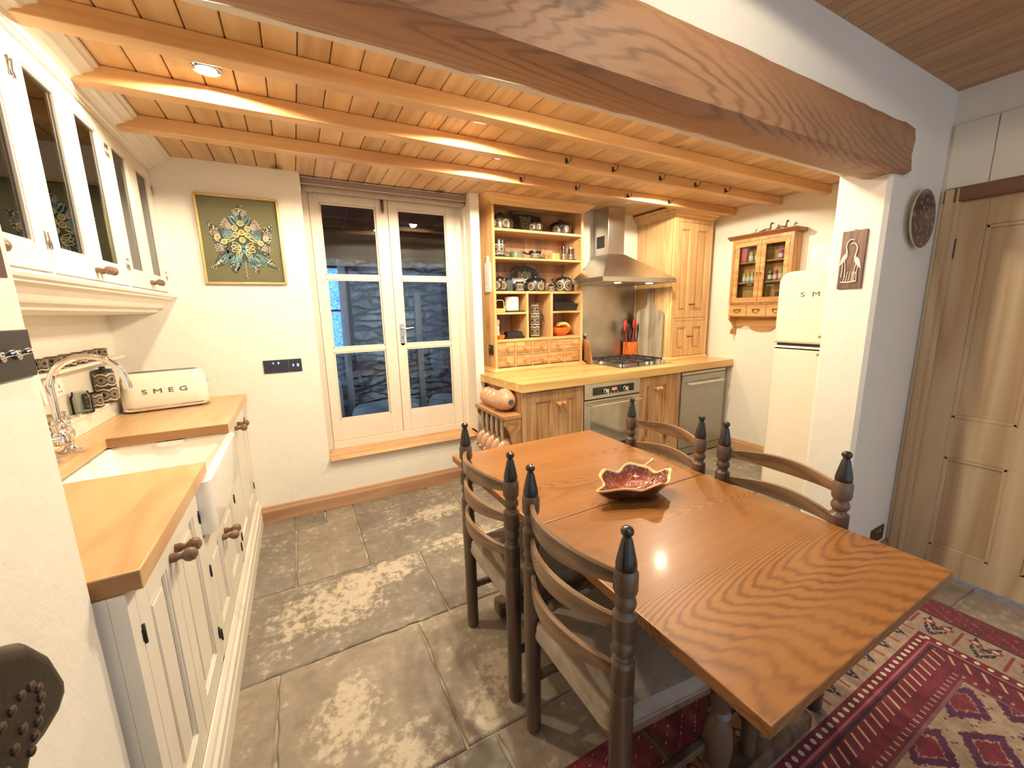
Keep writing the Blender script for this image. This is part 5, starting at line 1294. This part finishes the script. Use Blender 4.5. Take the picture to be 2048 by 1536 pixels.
for u0, u1, hy in ((1.954, 2.186, 1.954), (2.189, 2.422, 2.422)):
    m = MB(); FX.frame(m, u0, u1, 1.438, 1.970, .033, .034, .040, .018, .0015)
    for (p, q, c, d) in ((u0+.033, u0+.039, 1.478, 1.936), (u1-.039, u1-.033, 1.478, 1.936), (u0+.033, u1-.033, 1.478, 1.484), (u0+.033, u1-.033, 1.93, 1.936)): FX.box(m, p, q, c, d, -.012, -.003, .002)
    dr = m.build('door', PCy, sc, True)
    m = MB(); FX.box(m, u0+.034, u1-.034, 1.479, 1.935, -.012, -.0095); m.build('glass_pane', M['jar'], dr, True)
    ku = 2.172 if u0 < 2.1 else 2.203
    m = MB(); m.tube([FX.pt(ku-.010, 1.695, .012), FX.pt(ku+.010, 1.695, .012)], .0035, 8); m.cyl(FX.pt(ku, 1.695, 0), FX.pt(ku, 1.695, .012), .003); m.tube([FX.pt(ku, 1.692, .012), FX.pt(ku+.002, 1.67, .010), FX.pt(ku, 1.65, .011)], .0028, 6); m.build('drop_handle', M['brass'], dr, True)
    for v in (1.90, 1.52):
        m = MB(); m.cyl(FX.pt(hy, v-.018, .002), FX.pt(hy, v+.018, .002), .003, n=8); m.build('hinge', M['oldbrass'], dr, True)
for k in range(3):
    u1 = 2.446-k*.1735; u0 = u1-.170
    m = MB(); FX.box(m, u0, u1, 1.316, 1.420, -.02, -.001, .0015); d = m.build('drawer', PCy, sc, True)
    c = (u0+u1)/2; m = MB(); FX.box(m, c-.034, c+.034, 1.372, 1.382, -.001, .002, .001); m.ball(FX.pt(c-.028, 1.372, .004), .006); m.ball(FX.pt(c+.028, 1.372, .004), .006)
    m.tube([FX.pt(c-.026, 1.372, .006), FX.pt(c-.022, 1.358, .012), FX.pt(c, 1.350, .014), FX.pt(c+.022, 1.358, .012), FX.pt(c+.026, 1.372, .006)], .0028, 6); m.build('bail_handle', M['oldbrass'], d, True)
m = MB()
ap = [(1.94, 1.309)]
sc_pts = [(1.94, 1.21), (1.98, 1.205), (2.0, 1.22), (2.03, 1.232), (2.06, 1.225), (2.09, 1.20), (2.12, 1.185), (2.1875, 1.178)]
right = sc_pts; left = [(4.375-y, z) for y, z in reversed(sc_pts[:-1])]
m.prism(ap + right + left + [(2.435, 1.309)], 'x', 3.752, 3.7695, .001); m.build('scalloped_apron', PCy, sc, True)
for y0, y1 in ((1.925, 1.942), (2.433, 2.450)):
    m = MB(); m.prism([(3.7695, 1.309), (3.655, 1.309), (3.655, 1.285), (3.67, 1.272), (3.695, 1.255), (3.715, 1.23), (3.72, 1.20), (3.705, 1.195), (3.693, 1.182), (3.693, 1.160), (3.705, 1.146), (3.725, 1.142), (3.7695, 1.15)], 'y', y0, y1, .002); m.build('scroll_bracket', PC, sc, True)
def jar(y, z, r, h, capc, bodyc, label, capfrac=.22, x=3.705, clear=False):
    t = thing('spice_jar', label, 'jar', (x, y, z), 0, 'jars in the spice cupboard')
    b = h*(1-capfrac); m = MB(); m.lathe([(r*.95, 0), (r, .003), (r, b*.86), (r*.8, b*.97), (r*.8, b)], n=16); m.build('body', bodyc, t)
    m = MB(); m.lathe([(r*.86, b), (r*.88, h-.002), (0, h)], n=16); m.build('cap', capc, t)
    m = MB(); m.lathe([(r*1.012, b*.2), (r*1.012, b*.72)], n=16); m.build('paper_label', M['paper'], t)
pc_ = lambda n, c: plain(n, c, .35, coat=.2, var=.08)
YEL, GRN, PNK, MAG, TAN, DRK, STE = pc_('yellow_cap', (.80, .50, .03)), pc_('green_cap', (.12, .45, .08)), pc_('pink_tin', (.72, .10, .16)), pc_('magenta_jar', (.70, .06, .40)), pc_('tan_tin', (.60, .42, .16)), pc_('dark_spice', (.10, .07, .05)), pc_('pale_spice', (.50, .46, .38))
S1, S2, S0 = 1.8003, 1.6223, 1.4363
m = MB(); m.box(-.02, .02, -.020, .020, 0, .125, .002); o = m.build('spice_carton', PNK); o.location = (3.705, 2.362, S1); tag(o, 'tall pink carton on the top shelf of the spice cupboard', 'carton')
jar(2.305, S1, .020, .09, TAN, TAN, 'tan jar on the top shelf of the spice cupboard, next to the pink carton')
jar(2.256, S1, .017, .085, GRN, STE, 'green capped jar on the top shelf of the spice cupboard')
jar(2.05, S1, .019, .075, MAG, MAG, 'magenta jar on the top shelf behind the right door')
jar(2.005, S1, .017, .085, DRK, TAN, 'brown patterned jar on the top shelf behind the right door')
for k, w in enumerate(('left', 'second', 'third', 'right')): jar(2.355-k*.036, S2, .0165, .085, YEL, STE, 'yellow capped spice jar on the middle shelf, %s of the four' % w)
jar(2.125, S2, .018, .085, GRN, DRK, 'green topped dark jar on the middle shelf behind the right door')
jar(2.082, S2, .018, .088, PNK, PNK, 'red tin jar on the middle shelf behind the right door')
jar(2.038, S2, .018, .10, STE, pc_('salmon_tin', (.68, .28, .18)), 'salmon tin with a pale lid on the middle shelf')
jar(1.998, S2, .016, .10, STE, pc_('amber_tin', (.75, .42, .12)), 'amber tin with a pale lid on the middle shelf')
jar(2.345, S0, .024, .040, STE, GRN, 'squat green jar on the bottom of the spice cupboard, left one', .35)
jar(2.290, S0, .024, .042, STE, GRN, 'squat green jar on the bottom of the spice cupboard, middle one', .35)
jar(2.240, S0, .022, .045, STE, GRN, 'squat green jar on the bottom of the spice cupboard, right one', .35)
jar(2.13, S0, .022, .035, DRK, DRK, 'squat dark jar on the bottom behind the right door', .3)
jar(2.050, S0, .018, .09, DRK, pc_('dark_green_glass', (.05, .09, .05)), 'dark green bottle with a white label on the bottom behind the right door', .3)
jar(2.008, S0, .016, .085, DRK, pc_('dark_green_glass2', (.05, .09, .05)), 'dark green bottle half hidden by the fridge')
def duck(y, s, label):
    t = thing('duck_ornament', label, 'ornament', (3.69, y, 2.0322), 0, 'metal ducks on the spice cupboard')
    m = MB(); L = []
    for k in range(9):
        q = k/8; yy = (.075-.13*q)*s; r = (.003, .008, .014, .018, .020, .019, .015, .009, .003)[k]*s; zc = (.020, .019, .0185, .019, .021, .022, .023, .025, .026)[k]*s
        L.append([(r*.8*math.cos(2*PI*i/12), yy, zc+r*.9*math.sin(2*PI*i/12)) for i in range(12)])
    m.loft(L); m.tube([(0, -.035*s, .024*s), (0, -.043*s, .045*s), (0, -.042*s, .065*s), (0, -.050*s, .078*s)], [.012*s, .008*s, .007*s, .009*s], 8); m.ball((0, -.052*s, .080*s), .0115*s)
    m.build('duck_body', M['bronze'], t)
    m = MB(); m.tube([(0, -.06*s, .079*s), (0, -.078*s, .074*s)], [.005*s, .002*s], 6); m.build('beak', M['black'], t)
duck(2.295, .45, 'smallest bronze duck, left end of the spice cupboard top'); duck(2.185, .85, 'bronze duck in the middle of the spice cupboard top'); duck(2.055, .80, 'bronze duck at the right end of the spice cupboard top')

# ---------------------------------------------------------------- fridge freezer
fg = thing('fridge_freezer', 'tall cream retro fridge freezer beside the right pier', 'fridge', (3.38, 1.385, 0))
ya, yb = 1.085, 1.688
m = MB(); m.box(3.135, 3.70, ya+.004, yb-.004, .03, 1.628, .03, 4); m.build('body', M['enamel'], fg, True)
def rdoor(z0, z1, rt):
    pts = [(ya, z0), (yb, z0)]
    for cy, a0 in ((yb-rt, 0), (ya+rt, 90)):
        for k in range(9):
            a = R(a0+90*k/8); pts.append((cy+rt*math.cos(a), z1-rt+rt*math.sin(a)))
    m = MB(); m.prism(pts, 'x', 3.055, 3.13, .022, 5, front=True)
    return m
m = rdoor(1.146, 1.640, .075); fd = m.build('freezer_door', M['enamel'], fg, True)
m = rdoor(.055, 1.128, .012); cd = m.build('fridge_door', M['enamel'], fg, True)
m = MB(); m.box(3.09, 3.14, ya+.01, yb-.01, 1.128, 1.146); m.build('door_gasket', M['iron'], fg, True)
for z, d in ((1.205, fd), (1.085, cd)):
    m = MB(); m.tube([(3.055, 1.165, z), (3.03, 1.175, z), (3.022, 1.20, z), (3.022, 1.36, z), (3.028, 1.385, z-.004)], [.010, .010, .011, .010, .008], 10); m.build('handle', M['chrome'], d, True)
m = MB()
for y in (ya+.06, yb-.06): 
    for x in (3.17, 3.64): m.cyl((x, y, 0), (x, y, .04), .02)
m.build('foot', M['iron'], fg, True)
for ch, y in zip('SMEG', (1.524, 1.443, 1.362, 1.281)):
    m = text_mesh(ch, .045, .0012, 1.45); m.xf(Matrix.Rotation(R(90), 4, 'X')); m.xf(Matrix.Rotation(R(-90), 4, 'Z')); m.xf(Matrix.Translation((3.0545, y, 1.478))); m.build('lettering', plain('badge_grey', (.10, .095, .09), .4), fd, True)
m = MB(); m.loft([rrect(0, 0, .26, .30, .04, 0), rrect(0, 0, .27, .31, .045, .006), rrect(0, 0, .27, .31, .045, .185), rrect(0, 0, .25, .29, .04, .20), rrect(0, 0, .20, .24, .03, .204)])
o = m.build('storage_tin', M['enamel']); o.location = (3.40, 1.475, 1.6285); tag(o, 'plain white storage tin on top of the fridge freezer', 'tin')

# ---------------------------------------------------------------- plaque, plate, sockets on the pier
FXP = Face('x-', 2.30)
cr = thing('crane_plaque', 'brown wooden plaque with two white cranes on the pier', 'plaque', (2.30, .952, 1.613))
m = MB(); FXP.box(m, .906, .999, 1.484, 1.742, .0005, .010, .001); m.build('backing_board', wood('plaque_wood', (.20, .10, .06), (.10, .045, .03), 'z', 8, 14, .45), cr, True)
m = MB(); m.tube([FXP.pt(.953-.006, 1.742, .005), FXP.pt(.953, 1.748, .005), FXP.pt(.953+.006, 1.742, .005)], .0015, 6); m.build('hanging_ring', M['iron'], cr, True)
BONE = plain('bone_white', (.80, .73, .62), .3)
def crane(mir, y0, zt, label):
    m = MB(); s = mir; Q = lambda y, z, w=.014: FXP.pt(y0+s*y, zt+z, w)
    m.tube([Q(-.020, -.002), Q(-.012, .003), Q(-.002, .002), Q(.006, -.008), Q(.010, -.024), Q(.006, -.044), Q(.004, -.060)], [.0012, .0028, .003, .0026, .0024, .003, .005], 8)
    L = []
    for k in range(8):
        q = k/7; r = (.002, .008, .011, .0115, .010, .008, .005, .001)[k]; L.append([Q(.003+.026*q + r*math.cos(2*PI*i/10)*.75, -.055-.055*q + r*math.cos(2*PI*i/10)*.5, .012+r*.5*math.sin(2*PI*i/10)) for i in range(10)])
    m.loft(L)
    m.tube([Q(.010, -.09), Q(.006, -.12), Q(.004, -.165)], .0017, 6); m.tube([Q(.018, -.095), Q(.016, -.13), Q(.018, -.165)], .0017, 6)
    return m.build('crane', BONE, cr, True)
crane(1, .967, 1.700, ''); crane(-1, .943, 1.682, '')
m = MB(); m.tube([FXP.pt(.985, 1.514, .013), FXP.pt(.955, 1.512, .014), FXP.pt(.925, 1.516, .013)], .003, 8)
for y in (.975, .965, .955, .945, .935): m.tube([FXP.pt(y, 1.515, .0125), FXP.pt(y-.003, 1.56, .0125)], .0013, 6)
m.tube([FXP.pt(.945, 1.55, .013), FXP.pt(.928, 1.552, .013)], .0015, 6); m.tube([FXP.pt(.937, 1.655, .0125), FXP.pt(.931, 1.665, .0125)], .0016, 6)
m.build('reeds', BONE, cr, True)
pl_ = thing('wall_plate', 'round dark mottled plate hanging on the pier beside the pine door', 'plate', (2.59, .849, 1.79))
g_ = G('mottled_plate'); n_ = g_.noise(g_.coord(), 16, 5, .65, .8); n2_ = g_.noise(g_.coord(), 40, 3)
PM = g_.fin(g_.mix(n2_ > .58, g_.ramp(n_, [(.3, (.04, .03, .035)), (.5, (.11, .05, .055)), (.6, (.12, .11, .10)), (.75, (.16, .05, .05))]), (.24, .20, .18)), .25, 0, .2)
m = MB(); m.lathe([(0, .012), (.07, .010), (.115, .018), (.126, .026), (.128, .028)], (0, 0, 0), (0, -1, 0), 40); m.build('painted_face', PM, pl_)
m = MB(); m.lathe([(.06, .0), (.062, .004), (.118, .016), (.131, .026), (.131, .029), (.127, .0285)], (0, 0, 0), (0, -1, 0), 40, cap=False); m.build('rim', plain('plate_rim', (.62, .58, .48), .3, coat=.3), pl_)
m = MB(); m.lathe([(.016, 0), (0, .0008)], (-.035, -.0165, -.075), (0, -1, 0), 16); m.build('pale_spot', plain('plate_spot', (.42, .40, .24), .3), pl_)
socket_uk(Face('y-', .85), 2.705, .16, 'low double wall socket beside the pine door', 2, plain('bronze_plate', (.12, .07, .04), .35, .6))

# ---------------------------------------------------------------- rug
rg = MB(); rg.box(.10, 2.56, -1.2, .83, .001, .013, .004)
o = rg.build('rug', M['rug']); tag(o, 'red patterned woven rug with cream border under the table', 'rug')

# ---------------------------------------------------------------- dining table
tb = thing('dining_table', 'long oak trestle table with figured grain and a leaf joint', 'table', (1.04, 1.04, 0))
TZ = .72
m = MB(); m.prism([(.637, .294), (1.461, .294), (1.460, 1.036), (.628, 1.036)], 'z', TZ-.030, TZ, .003); m.build('table_top', M['table'], tb, True)
m = MB(); m.prism([(.6275, 1.0385), (1.460, 1.0385), (1.457, 1.783), (.615, 1.80)], 'z', TZ-.030, TZ, .003); m.build('table_leaf', M['table'], tb, True)
m = MB(); m.box(.73, 1.36, .52, 1.62, TZ-.10, TZ-.0305, .002); m.build('apron', M['dark_oak'], tb, True)
for y in (.56, 1.52):
    m = MB(); m.box(.70, 1.39, y-.04, y+.04, .0145 if y < .83 else .002, .072, .012); m.build('sledge_foot', M['dark_oak'], tb, True)
    for x in (.93, 1.15):
        m = MB(); m.lathe([(.032, .07), (.032, .12), (.022, .13), (.034, .15), (.040, .20), (.036, .26), (.022, .30), (.030, .31), (.022, .32), (.030, .36), (.040, .44), (.036, .50), (.022, .53), (.034, .545), (.034, .625)], (x, y, 0), n=20); m.build('turned_leg', M['dark_oak'], tb, True)
    m = MB(); m.box(.72, 1.37, y-.03, y+.03, .595, .622, .004); m.build('bearer', M['dark_oak'], tb, True)
m = MB(); m.box(1.02, 1.06, .60, 1.48, .20, .27, .004); m.build('stretcher', M['dark_oak'], tb, True)

# ---------------------------------------------------------------- leaf dish
bw = thing('leaf_dish', 'brown glazed leaf-shaped dish with a cream crimped rim on the table', 'dish', (1.075, 1.045, TZ), R(-12))
def leaf_r(a):
    return 1 + .065*math.cos(5*a+.5) + .035*math.cos(9*a) + (.38*math.exp(-((a-PI-.35)/.30)**2))
n = 96; outer = []; inner = []
def lp(s, z, wav=0.0, fold=1.0):
    out = []
    for k in range(n):
        a = 2*PI*k/n; r = leaf_r(a)*s if s > .05 else s
        out.append((1.34*r*math.cos(a), r*math.sin(a), z + wav*(math.cos(5*a+.5)*.010 + math.cos(9*a)*.004) - (wav*.020*math.exp(-((a-PI-.35)/.30)**2))))
    return out
m = MB(); m.loft([lp(.045, .0), lp(.052, .004), lp(.075, .022, .3), lp(.094, .050, .8), lp(.1005, .064, 1)], True, False)
OUTB = plain('brown_glaze', (.10, .025, .018), .12, coat=.6, var=.3, vs=25); m.build('outside', OUTB, bw)
m = MB(); m.loft([lp(.1005, .064, 1), lp(.104, .069, 1), lp(.1035, .072, 1), lp(.098, .0715, 1), lp(.0945, .066, 1)], False, False); m.build('rim', plain('cream_rim', (.78, .55, .24), .18, coat=.5, var=.15, vs=30), bw)
g_ = G('leaf_inside'); x_, y_, z_ = g_.xyz(); a_ = g_.m('ARCTAN2', y_, x_); st = g_.noise(g_.vec(a_*9.0, z_*6.0, 0.0), 3, 4, .7); sp = g_.noise(g_.coord(), 70, 4, .7)
LI = g_.mix((st*.5+sp*.5).step(.50, .66), g_.ramp(z_, [(.02, (.28, .05, .02)), (.066, (.13, .03, .025))]), (.72, .50, .36)); g_.bump(st, .5, .004)
m = MB(); m.loft([lp(.0945, .066, 1), lp(.088, .050, .8), lp(.070, .026, .4), lp(.045, .012, .1), lp(.012, .010)], False, True); m.build('inside', g_.fin(LI, .12, 0, .6), bw)
m = MB(); m.tube([(-.16, -.035, .050), (-.10, -.015, .022), (-.03, 0, .0145), (.05, .012, .018), (.115, .03, .048)], [.004, .0035, .003, .003, .0025], 8); m.build('midrib', plain('rib_brown', (.50, .26, .12), .15, coat=.5), bw)
m = MB(); m.tube([(.10, .095, .060), (.14, .105, .075), (.152, .108, .078)], [.004, .005, .009], 8); m.build('stalk', plain('stalk_cream', (.78, .55, .24), .18, coat=.5), bw)

# ---------------------------------------------------------------- chairs
def make_chair(label, loc, rz, floor_z=0.0):
    """origin on the floor midway between the back posts; the sitter faces +x"""
    t = thing('dining_chair', label, 'chair', loc, rz, 'ladder back dining chairs')
    hw = .203
    for s in (1, -1):
        m = MB()
        prof = [(.0225, 0), (.0255, .01), (.026, .30), (.0275, .44), (.0275, .50), (.0265, .51), (.0285, .520), (.0265, .530), (.027, .545), (.0245, .551), (.0275, .557), (.0275, .625), (.021, .634), (.0215, .640), (.018, .645), (.0245, .655), (.0255, .664), (.0225, .676), (.018, .684), (.0255, .69), (.0275, .697), (.0275, .748), (.020, .756), (.018, .762), (.0245, .772), (.0255, .781), (.022, .792), (.018, .799), (.025, .804), (.0275, .812), (.0275, .852), (.0225, .862)]
        m.lathe(prof, (0, s*hw, 0), n=20); p = m.build('back_post', M['dark_oak'], t)
        m = MB(); m.lathe([(.0215, .861), (.0235, .866), (.0235, .874), (.021, .888), (.0125, .928), (.009, .936), (.010, .940), (.0135, .944), (.0145, .950), (.0125, .956), (.006, .960), (0, .961)], (0, s*hw, 0), n=18); m.build('finial', M['black_wood'], p)
        m = MB(); m.lathe([(.017, 0), (.021, .02), (.022, .20), (.020, .38), (.023, .40)], (.395, s*.205, 0), n=16); m.build('front_leg', M['dark_oak'], t)
        m = MB(); m.box(.0, .395, s*.205-.010, s*.205+.010, .185, .212, .004); m.build('side_stretcher', M['dark_oak'], t)
    for zc in (.830, .718, .592):
        m = MB(); L = []
        N = 18
        for k in range(N+1):
            q = -1 + 2*k/N; y = hw*q*.96; bow = -.062*(1-q*q); e = .017 + .006*(1-abs(q)**3) + (.004*math.cos(q*PI*1.0))
            hh = e; w = .0075
            L.append([(bow-w, y, zc-hh), (bow-w*.4, y, zc-hh-.002), (bow+w, y, zc-hh), (bow+w, y, zc+hh), (bow, y, zc+hh+.003), (bow-w, y, zc+hh)])
        m.loft(L); m.build('ladder_slat', M['slat_oak'], t)
    m = MB(); pf = [(-.005, -.185), (.40, -.222), (.425, -.20), (.425, .20), (.40, .222), (-.005, .185)]
    m.prism(pf, 'z', .372, .400, .004); m.build('seat_rail', wood('rail_oak', (.20, .12, .07), (.09, .05, .03), 'y', 5, 8, .4), t)
    m = MB(); L = []
    def sl(g, z): 
        cx = .205; return [(cx+(x-cx)*g, y*g, z) for x, y in fine]
    corner = [(-.012, -.180), (.43, -.226), (.43, .226), (-.012, .180)]
    fine = []
    for i in range(4):
        a = Vector(corner[i]); pvt = Vector(corner[i-1]); nx = Vector(corner[(i+1) % 4]); d0 = (pvt-a).normalized(); d1 = (nx-a).normalized(); r = .035
        for k in range(6):
            q = k/5; p = (a+d0*r)*(1-q)**2 + a*2*q*(1-q) + (a+d1*r)*q*q; fine.append((p.x, p.y))
        for k in range(1, 6):
            p = (a+d1*r)*(1-k/6) + (nx-d1*r)*(k/6); fine.append((p.x, p.y))
    m.loft([sl(.985, .398), sl(1.0, .402), sl(1.0, .425), sl(.99, .437), sl(.96, .446), sl(.80, .452), sl(.4, .455), sl(.02, .456)]); c = m.build('seat_cushion', M['velour'], t)
    m = MB(); m.tube([Vector(p) for p in sl(1.004, .4015)], .0035, 6, True); m.build('piping', M['velour'], c)
    m = MB(); m.box(.19, .205, -.2, .2, .186, .21, .003); m.build('cross_stretcher', M['dark_oak'], t)
    return t
c0 = make_chair('ladder back oak chair at the near left corner of the table, closest to the camera', (.581, .785, .0), 0)
dup(c0, (.580, 1.320, 0), 0, 'ladder back oak chair on the left of the table, the far one')
dup(c0, (1.488, 1.285, 0), PI, 'ladder back oak chair on the right of the table, in front of the dishwasher')
dup(c0, (1.488, .768, .0), PI, 'ladder back oak chair on the right of the table, in front of the fridge freezer')
